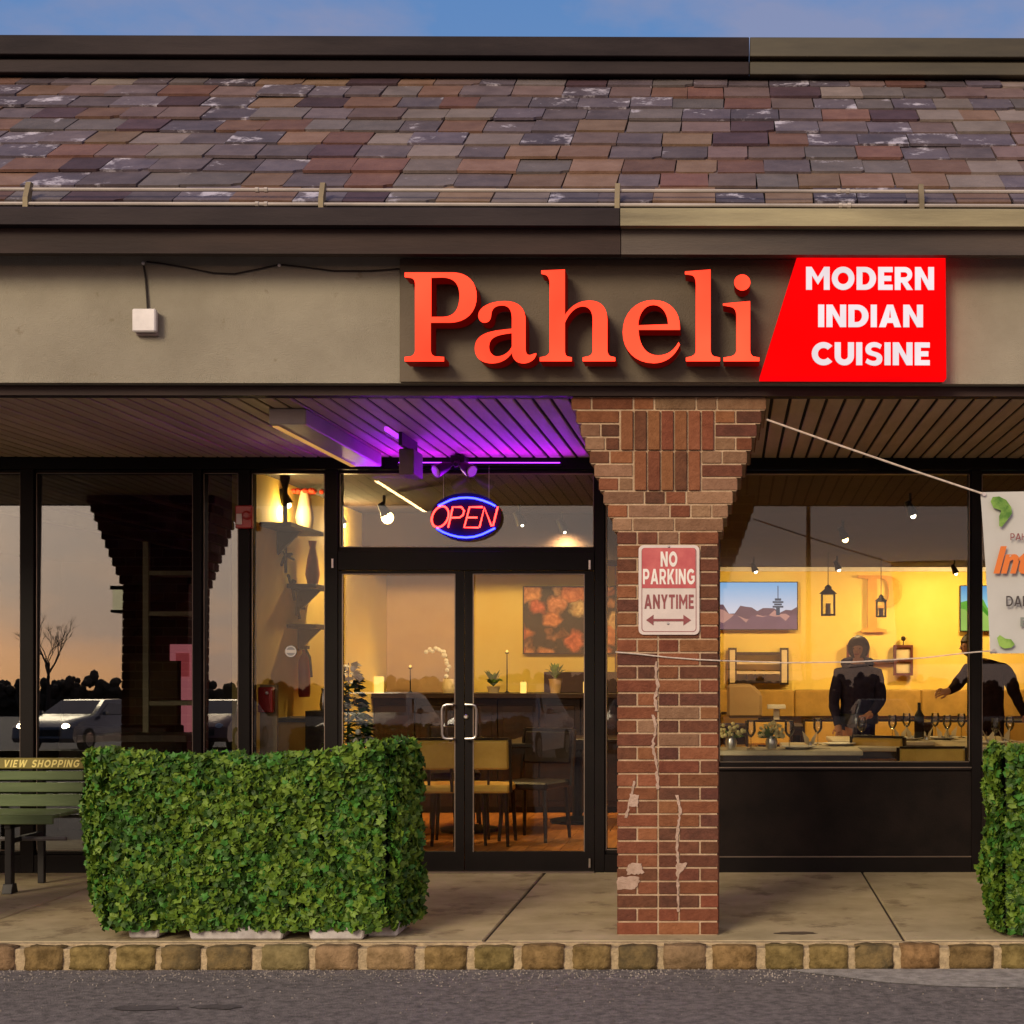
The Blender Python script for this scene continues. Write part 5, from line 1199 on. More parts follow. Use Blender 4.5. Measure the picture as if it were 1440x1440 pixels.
b = MB(); b.lathe([(0.038, 0), (0.04, 0.01), (0.04, 0.19), (0.014, 0.24), (0.014, 0.30)], (p.x, 12.92, 0.756), 14); part('body', b, M['black'], g, smooth=True); b = MB(); b.lathe([(0.0405, 0.06), (0.0405, 0.15)], (p.x, 12.92, 0.756), 14); part('paper_label', b, M['charcoal'], g)
for px, Y, hh, lab in ((1056, 12.1, 0.12, 'low white basket on the stand behind the near table'),):
    pass
# objects on the left of the dining room
Y = 16.0; p, q = at(1022, 1010, Y), at(1072, 962, Y); b = MB(); b.prism([(p.x, p.z), (q.x, p.z), (q.x, q.z - 0.1), (q.x - 0.1, q.z), (p.x, q.z)], Y, Y + 0.35); b.mod(lambda v: v)
solo('tan_armchair', b, M['tan_wall'], 'tan high backed armchair beside the pillar edge', 'armchair', bevel=0.03)
p = at(1092, 994, 15.6); b = MB(); b.box(p.x - 0.09, p.x + 0.09, 15.55, 15.8, p.z - 0.02, p.z + 0.02); b.box(p.x - 0.03, p.x + 0.03, 15.6, 15.66, 0.76, p.z - 0.021); solo('plate_stand', b, M['white'], 'white plate on a short stand on the back table', 'plate', bevel=0.004)
# white framed shelf unit on the rear wall
Y = 21.8
g = thing('shelf_unit', tuple(at(1068, 963, Y)), 'dark edged white shelf unit on the rear wall under the landscape screen', 'shelf')
for pa, pb in ((1024, 1036), (1097, 1109)):
    p, q = at(pa, 963, Y), at(pb, 911, Y); b = MB(); b.box(p.x, q.x, Y, Y + 0.18, p.z, q.z); part('side_frame', b, M['darkwood'], g); b = MB(); b.box(p.x + 0.022, q.x - 0.022, Y - 0.006, Y - 0.0005, p.z + 0.03, q.z - 0.03); part('inlay', b, M['linen'], g)
for py, m_ in ((921, M['darkwood']), (934, M['linen']), (948, M['linen']), (961, M['darkwood'])):
    p, q = at(1036, py, Y), at(1097, py - 4, Y); b = MB(); b.box(p.x + 0.001, q.x - 0.001, Y + 0.01, Y + 0.17, p.z, q.z); part('shelf', b, m_, g)
for i, px in enumerate((1050, 1062, 1074)):
    z = at(px, 961, Y).z + 0.05; x = at(px, 930, Y).x; vase(x, Y + 0.08, z, 0.10 + 0.03 * (i % 2), M['darkwood'], ['dark jar on the shelf unit, left of three', 'taller dark jar in the middle of the shelf unit', 'dark jar on the shelf unit, right of three'][i], group='jars on the shelf unit')
# screens
def screen(x0, y0, x1, y1, Y, label, colors, name='wall_screen', horizon=0.35, seed=0):
    p, q = at(x0, y1, Y), at(x1, y0, Y)
    g = thing(name, ((p.x + q.x) / 2, Y, p.z), label, 'screen', 'screens on the rear wall')
    b = MB(); b.box(p.x, q.x, Y, Y + 0.07, p.z, q.z); part('casing', b, M['black'], g, bevel=0.004)
    e = 0.012; X0, X1, Z0, Z1 = p.x + e, q.x - e, p.z + e, q.z - e
    zh = Z0 + (Z1 - Z0) * horizon
    b = MB(); b.box(X0, X1, Y - 0.003, Y - 0.0005, Z0, Z1); 
    m = bpy.data.materials.new('screen_sky'); m.use_nodes = True; t = m.node_tree; t.nodes.clear(); n = t.nodes.new; l = t.links.new
    o = n('ShaderNodeOutputMaterial'); e_ = n('ShaderNodeEmission'); co = n('ShaderNodeTexCoord'); sx_ = n('ShaderNodeSeparateXYZ'); rp_ = n('ShaderNodeValToRGB')
    l(co.outputs['Generated'], sx_.inputs[0]); l(sx_.outputs[2], rp_.inputs[0])
    el = rp_.color_ramp.elements; el[0].position = horizon; el[0].color = (*colors[1], 1); el[1].position = 1; el[1].color = (*colors[0], 1)
    l(rp_.outputs[0], e_.inputs[0]); e_.inputs[1].default_value = 0.95; l(e_.outputs[0], o.inputs[0]); part('picture', b, m, g)
    r_ = random.Random(seed)
    for k, cc_ in enumerate(colors[2:]):
        top = zh - (Z1 - Z0) * 0.11 * k; n_ = 14
        pl = [(X0, Z0 + 0.0)] + [(X0 + (X1 - X0) * i / n_, max(Z0 + 0.02, top + r_.uniform(-0.05, 0.06) * (Z1 - Z0) * 2)) for i in range(n_ + 1)] + [(X1, Z0)]
        mm_ = em('screen_land_%d%d' % (seed, k), cc_, 0.8); yy = Y - 0.0045 - 0.0014 * k
        b = MB(); b.prism(pl, yy, yy + 0.001); part('picture_shape', b, mm_, g)
    return g, (X0, X1, Z0, Z1)
g, (X0, X1, Z0, Z1) = screen(1008, 818, 1122, 886, 21.85, 'bright screen showing a snowy pink mountain and a tower against blue sky', [(0.22, 0.42, 0.72), (0.62, 0.60, 0.72), (0.20, 0.10, 0.12), (0.62, 0.30, 0.25), (0.24, 0.12, 0.15)], seed=2, horizon=0.42)
tw = em('screen_tower', (0.07, 0.09, 0.13), 0.8); b = MB(); tx = X0 + (X1 - X0) * 0.76
for w__, z0, z1 in ((0.03, 0.3, 0.46), (0.085, 0.46, 0.50), (0.06, 0.51, 0.55), (0.085, 0.56, 0.60), (0.05, 0.61, 0.66), (0.007, 0.66, 0.93)):
    b.box(tx - w__ / 2 * (X1 - X0) * 1.6, tx + w__ / 2 * (X1 - X0) * 1.6, 21.85 - 0.0100, 21.85 - 0.0092, Z0 + (Z1 - Z0) * z0, Z0 + (Z1 - Z0) * z1)
part('picture_tower', b, tw, g)
screen(1350, 823, 1440, 888, 21.85, 'bright screen showing green meadow under blue sky near the window post', [(0.12, 0.33, 0.66), (0.35, 0.62, 0.75), (0.20, 0.50, 0.06), (0.10, 0.34, 0.03), (0.45, 0.66, 0.14)], seed=5, horizon=0.60)
# big orange letter on the wall
Y = 21.9
PP = 'M 0 0 L 400 0 C 640 0 700 120 700 300 C 700 480 600 620 400 620 L 320 620 L 320 980 L 480 1010 L 480 1060 L 60 1060 L 60 1010 L 170 980 L 170 70 L 0 45 Z M 320 60 L 380 60 C 480 60 520 150 520 300 C 520 460 480 560 380 560 L 320 560 Z'
lps = [[(lambda p: (p.x, p.z))(at(1206 + x * 0.085, 809 + y * 0.0755, Y)) for x, y in L_] for L_ in parse(PP)]
o = tag(link('wall_letter', glyph_mesh('wall_letter', lps, Y, 0.05, [M['gold'], M['gold']])), 'large raised orange letter P mounted on the yellow rear wall', 'wall letter')
# hanging lanterns
def lantern(px, y0, y1, Y, label):
    p, q = at(px, y1, Y), at(px, y0, Y); h = q.z - p.z; wd = h * 0.22; x = p.x; z = p.z
    g = thing('hanging_lantern', (x, Y, z), label, 'lantern', 'black lanterns hanging in the dining room')
    b = MB(); b.box(x - wd, x + wd, Y - wd, Y + wd, z, z + 0.02); b.box(x - wd, x + wd, Y - wd, Y + wd, z + h * 0.68, z + h * 0.70)
    for sx in (-1, 1):
        for sy in (-1, 1): b.box(x + sx * wd - 0.008 * sx - 0.008, x + sx * wd - 0.008 * sx + 0.008, Y + sy * wd - 0.008 * sy - 0.008, Y + sy * wd - 0.008 * sy + 0.008, z + 0.021, z + h * 0.679)
    part('frame', b, M['black'], g)
    b = MB(); k = h * 0.7; b.lathe([(wd * 1.35, k), (wd * 0.5, k + h * 0.16), (wd * 0.5, k + h * 0.22), (0.01, k + h * 0.3)], (x, Y, z), 4); part('cap', b, M['black'], g)
    b = MB(); b.box(x - wd + 0.012, x + wd - 0.012, Y - wd + 0.012, Y + wd - 0.012, z + 0.022, z + h * 0.67); part('pane', b, M['glass'], g)
    b = MB(); b.lathe([(0.03, 0.022), (0.03, h * 0.4)], (x, Y, z), 10); part('candle', b, M['linen'], g)
    b = MB(); b.tube([(x, Y, z + h), (x, Y, CZ - 0.002)], 0.005, 5); part('chain', b, M['black'], g)
lantern(1164.5, 822, 866, 19.0, 'black lantern hanging between the landscape screen and the wall letter')
lantern(1239, 836, 868, 20.0, 'smaller black lantern hanging in front of the wall letter')
# ceiling spots (things with their own light)
spot_mat = M['white_bulb']
def can(px, py, Y, label, power=60, col_=(1.0, 0.66, 0.27), tilt=0.0, group='track spots under the ceiling', vis=0.022, warm=False):
    x = at(px, 930, Y).x; g = thing('ceiling_spot', (x, Y, CZ - 0.25), label, 'ceiling spot', group); z = CZ
    b = MB(); b.tube([(x, Y, z - 0.002), (x, Y, z - 0.07)], 0.012, 6); part('stem', b, M['black'], g)
    b = MB(); b.tube([(x - 0.03, Y - 0.01, z - 0.065), (x, Y, z - 0.12), (x + 0.02, Y + 0.01, z - 0.17)], [0.025, 0.035, 0.045], 10); part('lamp_head', b, M['black'], g, smooth=True)
    b = MB(); b.ball((x + 0.025, Y + 0.012, z - 0.178), vis, 6); part('bulb', b, M['warm_bulb'] if warm else M['white_bulb'], g, smooth=True)
    side = px < 500
    l_ = bpy.data.lights.new('spot_lamp', 'POINT' if side else 'SPOT'); l_.energy = power * (0.75 if side else (1.6 if Y > 19 else 1.7))
    if not side: l_.spot_size = R(150); l_.spot_blend = 0.6
    l_.color = col_; l_.shadow_soft_size = 0.06
    lo_ = bpy.data.objects.new('spot_lamp', l_); col.objects.link(lo_); lo_.parent = g; lo_.location = (0.03, 0.0, 0.02); lo_.rotation_euler = Vector((0, -0.85 if Y > 19 else (-0.5 if Y > 13 and px < 900 else 0), 1)).to_track_quat('Z', 'Y').to_euler()
    return g
LP = 58
can(1185, 735, 14.7, 'lit ceiling spot high in the middle of the right window', LP * 1.2, warm=True, vis=0.03)
can(1177, 800, 19.6, 'track spot beside the first hanging lantern', LP * 1.3)
can(1342, 800, 20.4, 'track spot high on the yellow wall left of the meadow screen', LP * 1.3)
can(1371, 800, 20.4, 'track spot behind the window post', LP * 1.0)
can(1060, 800, 20.0, 'track spot above the landscape screen', LP * 1.0)
can(540, 700, 12.5, 'bright amber spot inside the transom left of the OPEN sign', LP * 0.5, warm=True, vis=0.05, group='spots in the front room')
can(478, 700, 13.2, 'added spot near the side wall shelves in the front room', LP * 1.5, group='spots in the front room')  # added lamp that helps brighten the shelf wall
can(730, 700, 13.2, 'spot inside the transom right of the OPEN sign', LP * 0.8, vis=0.012, group='spots in the front room')
can(400, 700, 11.5, 'added spot lighting the display shelves by the narrow window', LP * 0.4, group='spots in the front room')  # lamp added to brighten the yellow shelf wall
can(790, 700, 13.9, 'added spot aimed at the flower painting', LP * 1.1, vis=0.012, group='spots in the front room')  # lamp added to brighten the painting
can(1280, 700, 12.3, 'spot above the set table in the right window', LP * 0.35)
# framed sconces and small shelf on the rear wall
Y = 21.85
for i, (xa, xb) in enumerate(((1191, 1222), (1257, 1284))):
    p, q = at(xa, 950, Y), at(xb, 907, Y); g = thing('framed_niche', ((p.x + q.x) / 2, Y, p.z), ['dark framed wall niche behind the head of the person in navy', 'dark framed wall niche with two pale panes between the figures'][i], 'wall frame', 'dark framed niches')
    e = 0.035; b = MB(); zm = (p.z + q.z) / 2
    b.box(p.x, q.x, Y, Y + 0.1, p.z, p.z + e); b.box(p.x, q.x, Y, Y + 0.1, q.z - e, q.z); b.box(p.x, p.x + e, Y, Y + 0.1, p.z + e, q.z - e); b.box(q.x - e, q.x, Y, Y + 0.1, p.z + e, q.z - e); b.box(p.x + e, q.x - e, Y, Y + 0.1, zm - e / 2, zm + e / 2); part('frame', b, pm('maroon_wood', (0.10, 0.02, 0.012), 0.5) if i == 0 else bpy.data.materials['maroon_wood'], g)
    for z0, z1 in ((p.z + e, zm - e / 2), (zm + e / 2, q.z - e)): b = MB(); b.box(p.x + e + 0.001, q.x - e - 0.001, Y + 0.06, Y + 0.09, z0 + 0.001, z1 - 0.001); part('pane', b, M['linen'], g)
    b = MB(); c = (p.x + q.x) / 2; b.ball((c, Y + 0.02, q.z + 0.09), 0.035, 6); b.tube([(c, Y + 0.02, q.z + 0.001), (c, Y + 0.02, q.z + 0.07)], 0.008, 5); part('finial', b, M['darkwood'], g)
p, q = at(1222, 929, Y), at(1257, 921, Y); b = MB(); b.box(p.x + 0.002, q.x - 0.002, Y, Y + 0.12, p.z - 0.02, p.z + 0.015); solo('wall_ledge', b, M['darkwood'], 'short dark ledge joining the two framed niches', 'shelf')

# glasses, plates and folded cards that fill the set tables
wg = thing('wine_glass', (0, 0, 0), 'wine glass', 'glass', 'glasses on the set tables')
b = MB(); b.lathe([(0.032, 0), (0.030, 0.004), (0.004, 0.008), (0.004, 0.085), (0.022, 0.10), (0.036, 0.13), (0.034, 0.18), (0.031, 0.205)], (0, 0, 0), 14); part('glass', b, M['clear_body'], wg, smooth=True)
pl = thing('plate', (0, 0, 0), 'plate', 'plate', 'plates on the set tables')
b = MB(); b.lathe([(0.06, 0), (0.085, 0.006), (0.13, 0.018), (0.132, 0.021), (0.08, 0.010), (0.001, 0.009)], (0, 0, 0), 20); part('dish', b, M['white'], pl, smooth=True)
gl_ = [(1255, 12.8, 'wine glass on the outer corner of the set table'), (1275, 13.2, 'wine glass behind the napkin beside the dark bottle'), (1315, 13.3, 'wine glass to the right of the dark bottle'), (1332, 12.8, 'wine glass under the reaching hand'),
       (1352, 13.2, 'wine glass close to the window post on the set table'), (1375, 12.3, 'wine glass partly behind the window post'), (1400, 12.2, 'wine glass under the banner corner'), (1420, 12.6, 'wine glass beyond the second ivy screen'),
       (1150, 12.15, 'wine glass at the elbow of the navy figure'), (1212, 12.4, 'wine glass right in front of the navy figure'), (1056, 11.35, 'wine glass between the two flower bunches'), (1110, 11.4, 'wine glass right of the flower bunches')]
for i, (px, Y, lab) in enumerate(gl_):
    loc = (at(px, 930, Y).x, Y, 0.7525 if Y > 12.7 else (0.7495 if Y > 12.0 else 0.7605))
    if i == 0: wg.location = loc; wg['label'] = lab
    else: copy_tree(wg, loc=loc, label=lab)
for i, (px, Y, lab) in enumerate([(1275, 12.85, 'white plate under the napkins beside the dark bottle'), (1325, 12.95, 'white plate under the twin napkins'), (1180, 12.1, 'white plate in front of the person in navy'), (1395, 12.3, 'white plate on the pale table under the banner'), (1122, 11.45, 'white plate at the free end of the dark near table')]):
    loc = (at(px, 930, Y).x, Y, 0.7505 if Y > 12.7 else (0.7455 if Y > 12.0 else 0.7565))
    if i == 0: pl.location = loc; pl['label'] = lab
    else: copy_tree(pl, loc=loc, label=lab)
b = MB(); p = at(1148, 930, 11.6); b.prism([(p.x - 0.10, 0.757), (p.x + 0.10, 0.757), (p.x + 0.09, 0.762), (p.x - 0.09, 0.762)], 11.45, 11.70); solo('menu_folder', b, M['linen'], 'pale menu lying on the dark near table', 'menu')

# ------------------------------------------------------------------ people
def skinned(pts, edges, name):
    """pts: list of (x, y, z, r)"""
    me = bpy.data.meshes.new(name); me.from_pydata([p[:3] for p in pts], edges, []); me.update()
    o = bpy.data.objects.new(name, me); col.objects.link(o)
    md = o.modifiers.new('s', 'SKIN'); md.use_smooth_shade = True
    for i, p in enumerate(pts):
        sv = me.skin_vertices[0].data[i]; r = p[3]; sv.radius = (r, r) if not isinstance(r, tuple) else r; sv.use_root = (i == 0)
    sb = o.modifiers.new('u', 'SUBSURF'); sb.levels = 2; sb.render_levels = 2
    m2 = bpy.data.meshes.new_from_object(o.evaluated_get(bpy.context.evaluated_depsgraph_get()))
    bpy.data.objects.remove(o); m2.name = name; return m2
def hand_pts(wrist, dirv, side, base, pts, edges):
    d = Vector(dirv).normalized(); s = Vector(side).normalized(); w_ = Vector(wrist)
    pts.append((*(w_ + d * 0.045), 0.030)); palm = len(pts) - 1; edges.append((base, palm))
    for k, (off, ln) in enumerate(((-0.032, 0.062), (-0.011, 0.072), (0.011, 0.068), (0.032, 0.052))):
        a = w_ + d * 0.085 + s * off; m_ = a + d * ln * 0.55 + Vector((0, 0, -0.008)); t_ = a + d * ln * 0.9 + Vector((0, 0, -0.028))
        i = len(pts); pts += [(*a, 0.0095), (*m_, 0.0085), (*t_, 0.0065)]; edges += [(palm, i), (i, i + 1), (i + 1, i + 2)]
    a = w_ + d * 0.04 + s * -0.045; t_ = a + d * 0.045 + s * -0.018; i = len(pts); pts += [(*a, 0.011), (*t_, 0.008)]; edges += [(palm, i), (i, i + 1)]
def person(name, loc, label, cloth, hair_long, head_f, arms, lean=0.0, scale=1.0, hx=0.0):
    """local frame: x right in the picture, -y towards the street, z up. arms: for each side (elbow, wrist, hand direction)"""
    g = thing('person', loc, label, 'person')
    H = [(0, 0, 0.95, (0.175, 0.13)), (0, 0.0, 1.10, (0.175, 0.13)), (0, lean * 0.5, 1.26, (0.185, 0.135)), (-hx * 0.25, lean, 1.39, (0.145, 0.10)), (-hx * 0.6, lean * 1.15, 1.46, 0.062), (-hx * 0.9, lean * 1.2 - 0.005, 1.53, 0.055)]
    pts = list(H); ed = [(i, i + 1) for i in range(5)]
    hc = Vector((-hx, lean * 1.25 - 0.01, 1.615 - hx * 0.1)); 
    i = len(pts); pts += [(hc.x, hc.y, hc.z - 0.04, (0.062, 0.075)), (hc.x, hc.y, hc.z + 0.02, (0.074, 0.090)), (hc.x, hc.y, hc.z + 0.075, (0.055, 0.066))]; ed += [(5, i), (i, i + 1), (i + 1, i + 2)]
    i = len(pts)      # legs
    for s in (-1, 1):
        i = len(pts); pts += [(s * 0.095, 0, 0.86, 0.092), (s * 0.10, -0.01, 0.50, 0.062), (s * 0.105, 0.01, 0.12, 0.045), (s * 0.11, -0.10, 0.045, 0.038)]; ed += [(0, i), (i, i + 1), (i + 1, i + 2), (i + 2, i + 3)]
    wr = []
    for s, (el, wv, hd) in zip((-1, 1), arms):
        i = len(pts); pts += [(s * 0.18, lean, 1.375, 0.078), (*el, 0.060), (*wv, 0.036)]; ed += [(3, i), (i, i + 1), (i + 1, i + 2)]
        hand_pts(wv, hd, (1, 0.2, 0) if abs(hd[0]) < 0.7 else (0, 0.3, 1), i + 2, pts, ed); wr.append(Vector(wv))
    me = skinned(pts, ed, 'body'); me.materials.append(cloth); me.materials.append(M['skin']); me.materials.append(M['darkwood'])
    mi = []
    for p in me.polygons:
        c = p.center; k = 0
        if c.z > 1.475 and abs(c.x + hx * 0.8) < 0.13: k = 1
        for w__ in wr:
            if (c - w__).length < 0.17 and (c - w__).length > 0 and (c - w__).dot(Vector(arms[wr.index(w__)][2])) > 0.0: k = 1
        if c.z < 0.07: k = 2
        mi.append(k)
    for v in me.vertices:      # cloth folds
        if v.co.z < 1.45 and all((v.co - w__).length > 0.16 for w__ in wr): v.co += Vector(v.normal) * 0.010 * mnoise.noise(Vector((v.co.x * 11, v.co.y * 11, v.co.z * 17)))
    me.polygons.foreach_set('material_index', mi); me.polygons.foreach_set('use_smooth', [True] * len(mi))
    link('body', me, g)
    f = Vector(head_f).normalized(); sd = Vector((-f.y, f.x, 0))
    b = MB(); b.ball((hc.x - f.x * 0.012, hc.y - f.y * 0.012, hc.z + 0.018), 0.108, 10, sz=1.10)
    if hair_long: b.ball((hc.x - f.x * 0.06, hc.y - f.y * 0.06, hc.z - 0.05), 0.075, 8, sz=1.5)
    def trim_(v):      # keep the face free
        d = v - hc
        if d.dot(f) > 0.05 and d.z < 0.045: return v - f * (d.dot(f) - 0.05)
        return v
    b.mod(trim_); link('hair', b.mesh('hair', M['hair'], smooth=True), g)
    for s in (-1, 1):
        b = MB(); c = hc + f * 0.088 + sd * s * 0.031 + Vector((0, 0, 0.008)); b.ball(c, 0.0065, 6); link('eye', b.mesh('eye', [M['black']]), g)
        b = MB(); c = hc + sd * s * 0.082 + Vector((0, 0, -0.005)); b.ball(c, 0.015, 6, sz=1.3); link('ear', b.mesh('ear', [M['skin']], smooth=True), g)
    b = MB(); c = hc + f * 0.092; b.tube([c + Vector((0, 0, 0.015)), c + f * 0.022 + Vector((0, 0, -0.018)), c + Vector((0, 0, -0.024))], [0.007, 0.012, 0.008], 6); link('nose', b.mesh('nose', M['skin'], smooth=True), g)
    b = MB(); c = hc + f * 0.086 + Vector((0, 0, -0.045)); b.tube([c - sd * 0.022, c + f * 0.004, c + sd * 0.022], 0.005, 5); link('mouth', b.mesh('mouth', M['sign_dark_red']), g)
    g.scale = (scale,) * 3
    return g
p = at(1206, 930, 14.0)
g = person('person', (p.x, 14.0, 0.006), 'person in a navy hooded jacket looking down beside the pale table', M['navy'], False, (-0.25, -0.9, 0),
           (((-0.235, -0.03, 1.12), (-0.20, -0.14, 0.88), (0.1, -0.5, -0.8)), ((0.225, -0.06, 1.12), (0.10, -0.24, 0.99), (-0.6, -0.8, -0.1))), lean=-0.06, scale=0.925)
b = MB(); b.tube([(-0.13, -0.01, 1.475), (0, 0.075, 1.50), (0.13, -0.01, 1.475)], [0.055, 0.07, 0.055], 8); link('hood', b.mesh('hood', M['navy'], smooth=True), g)
b = MB(); b.lathe([(0.195, 0.90), (0.205, 0.93), (0.195, 1.0)], (0, 0, 0), 14); b.mod(lambda v: Vector((v.x, v.y * 0.78, v.z))); link('belt', b.mesh('belt', M['black'], smooth=True), g)
p = at(1387, 930, 14.2)
person('person', (p.x, 14.2, 0.006), 'person in a dark jacket reaching out one arm behind the window post', M['charcoal'], False, (-0.85, -0.4, 0),
       (((-0.30, -0.12, 1.23), (-0.39, -0.24, 1.18), (-0.9, -0.3, -0.05)), ((0.28, 0.0, 1.13), (0.35, -0.08, 0.95), (0.5, -0.3, -0.8))), lean=-0.08, scale=0.95, hx=0.17)
# ------------------------------------------------------------------ green bench
BYB = 9.86
g = thing('bench', (at(20, 930, 9.6).x - 0.5, 9.6, 0), 'green slatted bench reading VIEW SHOPPING on its top slat', 'bench')
XB1 = at(118, 930, BYB).x; XB0 = XB1 - 1.75
def slat(nm, y0, y1, Y, th, m, lean=0.0, x1=None):
    za, zb = at(50, y1, Y).z, at(50, y0, Y).z; b = MB(); b.box(XB0, x1 or XB1, Y, Y + th, za, zb); b.mod(lambda v: Vector((v.x, v.y + (v.z - 0.45) * lean, v.z)))
    return part(nm, b, m, g, bevel=0.004)
slat('name_board', 1066, 1081, BYB, 0.03, M['bench_gold'])
for y0, y1 in ((1084.5, 1097), (1100.5, 1114), (1117, 1134)): slat('slat', y0, y1, BYB - 0.012, 0.022, M['bench'])
YT_ = BYB - 0.0015
a = at(4, 1079, YT_); c = at(113, 1068.5, YT_)
mpart('lettering', caps_mesh('lettering', 'VIEW SHOPPING', a.x, c.x, a.z, c.z, YT_, 0.001, [M['bench_text']], t=22, gap=22, shear=0.3), g)
a = at(-14, 1079, YT_); c = at(0, 1068.5, YT_)
zs = at(50, 1146, 9.43).z
for i in range(5):
    y = 9.43 + i * 0.088; b = MB(); b.box(XB0, XB1, y, y + 0.075, zs - 0.022, zs); part('seat_slat', b, M['bench'], g, bevel=0.004)
b = MB(); b.box(XB0, XB1, 9.405, 9.428, zs - 0.055, zs - 0.001); part('front_slat', b, M['bench'], g, bevel=0.004)
for px in (27, -180):
    x = at(px, 930, 9.6).x; b = MB(); b.box(x - 0.02, x + 0.02, 9.45, 9.50, 0.002, zs - 0.024); b.box(x - 0.02, x + 0.02, 9.895, 9.93, 0.002, 0.76); b.box(x - 0.02, x + 0.02, 9.502, 9.893, 0.30, 0.33); b.box(x - 0.02, x + 0.02, 9.44, 9.893, zs - 0.085, zs - 0.057); b.prism([(9.43, 0.002), (9.52, 0.002), (9.50, 0.06), (9.45, 0.06)], x - 0.03, x + 0.03, 0, 'x')
    part('leg_frame', b, M['black'], g, bevel=0.003)
    if px > 0: pass
b = MB(); b.tube([(XB0, 9.60, 0.315), (XB1, 9.60, 0.315)], 0.014, 6); part('stretcher', b, pm('dull_steel', (0.16, 0.15, 0.16), 0.5, 0.5), g)
# ------------------------------------------------------------------ ivy screens
lr = random.Random(17)
def leaf_mesh(k):
    s = 0.0245 * (0.85 + 0.1 * (k % 4)); q = MB(); f = 0.012
    pts = [(0, -0.95), (0.45, -0.75), (0.98, -0.50), (0.62, -0.05), (0.85, 0.45), (0.38, 0.42), (0, 1.05), (-0.38, 0.42), (-0.85, 0.45), (-0.62, -0.05), (-0.98, -0.50), (-0.45, -0.75)]
    vs = [(0, 0, -0.002)] + [(x * s, y * s, abs(x) * f * (1 if k % 2 else -0.7) - 0.010 * y * y) for x, y in pts]
    q.add(vs, [(0, i, i % 12 + 1) for i in range(1, 13)]); return q
LMB = [leaf_mesh(k) for k in range(4)]
LME = {(k, m): LMB[k].mesh('leaf', M['leaves'][m], fix=False) for k in range(4) for m in range(5)}
def ivy_screen(name, foot, zbot, ztop, label, density=2600, nparts=300, seed=1):
    """foot: open path of footprint corners (x, y); zbot / ztop: functions of the running fraction"""
    r_ = random.Random(seed)
    segs = []; tot = 0
    for a, c in zip(foot[:-1], foot[1:]): L_ = (Vector(c) - Vector(a)).length; segs.append((Vector(a), Vector(c), tot, L_)); tot += L_
    cx0 = sum(p[0] for p in foot) / len(foot); cy0 = sum(p[1] for p in foot) / len(foot)
    g = thing('ivy_screen', (cx0, cy0, 0.0), label, 'hedge', 'artificial ivy screens on the walkway')
    core = MB()
    for a, c, t0, L_ in segs:
        n_ = max(1, int(L_ / 0.1)); dv = (c - a).normalized(); nv = Vector((dv.y, -dv.x))
        for i in range(n_):
            p_, q_ = a.lerp(c, i / n_), a.lerp(c, (i + 1) / n_); f0, f1 = (t0 + L_ * i / n_) / tot, (t0 + L_ * (i + 1) / n_) / tot
            o_ = nv * -0.015; o2 = nv * -0.045
            core.add([(p_.x + o_.x, p_.y + o_.y, zbot(f0) + .03), (q_.x + o_.x, q_.y + o_.y, zbot(f1) + .03), (q_.x + o_.x, q_.y + o_.y, ztop(f1) - 0.03), (p_.x + o_.x, p_.y + o_.y, ztop(f0) - 0.03),
                      (p_.x + o2.x, p_.y + o2.y, zbot(f0) + .03), (q_.x + o2.x, q_.y + o2.y, zbot(f1) + .03), (q_.x + o2.x, q_.y + o2.y, ztop(f1) - 0.03), (p_.x + o2.x, p_.y + o2.y, ztop(f0) - 0.03)],
                     [(0, 1, 2, 3), (7, 6, 5, 4), (0, 4, 5, 1), (3, 2, 6, 7), (0, 3, 7, 4), (1, 5, 6, 2)])
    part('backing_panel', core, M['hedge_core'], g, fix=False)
    mass = MB(); gl = wloc(g); cand = []
    H = max(ztop(i / 10) for i in range(11))
    N_ = int(density * tot)
    for i in range(N_):
        s = r_.uniform(0, tot); a, c, t0, L_ = [q for q in segs if q[2] <= s][-1]; f = s / tot
        p_ = a.lerp(c, (s - t0) / L_); dv = (c - a).normalized(); nv = Vector((dv.y, -dv.x))
        z0, z1 = zbot(f), ztop(f); z = z0 + (z1 - z0 + 0.015) * r_.random()
        nn = mnoise.noise(Vector((s * 5, z * 5, seed * 3.1))); n2 = mnoise.noise(Vector((s * 14, z * 14, seed)))
        gap = abs((s * 2.02 + seed) % 1.0 - 0.5)         # thin vertical seams between the ivy mats
        if gap < 0.012 and r_.random() < 0.55: continue
        if n2 < -0.36 and r_.random() < 0.6: continue
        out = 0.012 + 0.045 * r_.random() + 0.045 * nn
        if z > z1 - 0.02: out -= 0.02
        pos = Vector((p_.x + nv.x * out, p_.y + nv.y * out, z))
        nrm = Vector((nv.x + r_.gauss(0, 0.50), nv.y + r_.gauss(0, 0.50), 0.25 + r_.gauss(0, 0.55))).normalized()
        if z > z1 - 0.06 and r_.random() < 0.5: nrm = (nrm + Vector((0, 0, 0.9))).normalized()
        dn = Vector((r_.gauss(0, 0.7), r_.gauss(0, 0.25), -1)); tz = nrm; ty = (dn - tz * dn.dot(tz)).normalized() * -1; tx = ty.cross(tz)
        mt = Matrix((tx, ty, tz)).transposed().to_4x4(); mt.translation = pos
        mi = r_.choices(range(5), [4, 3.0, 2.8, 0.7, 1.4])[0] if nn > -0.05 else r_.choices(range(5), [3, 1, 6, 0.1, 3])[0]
        cand.append((mt, r_.randrange(4), mi, out))
    # the leaves that stand out most are single parts, the rest one mass
    front = sorted(range(len(cand)), key=lambda i: -cand[i][3] + (0.0 if cand[i][0].translation.y < foot[0][1] + 0.05 or True else 1))
    single = set(r_.sample(front[:len(front) // 3], min(nparts, len(front) // 3)))
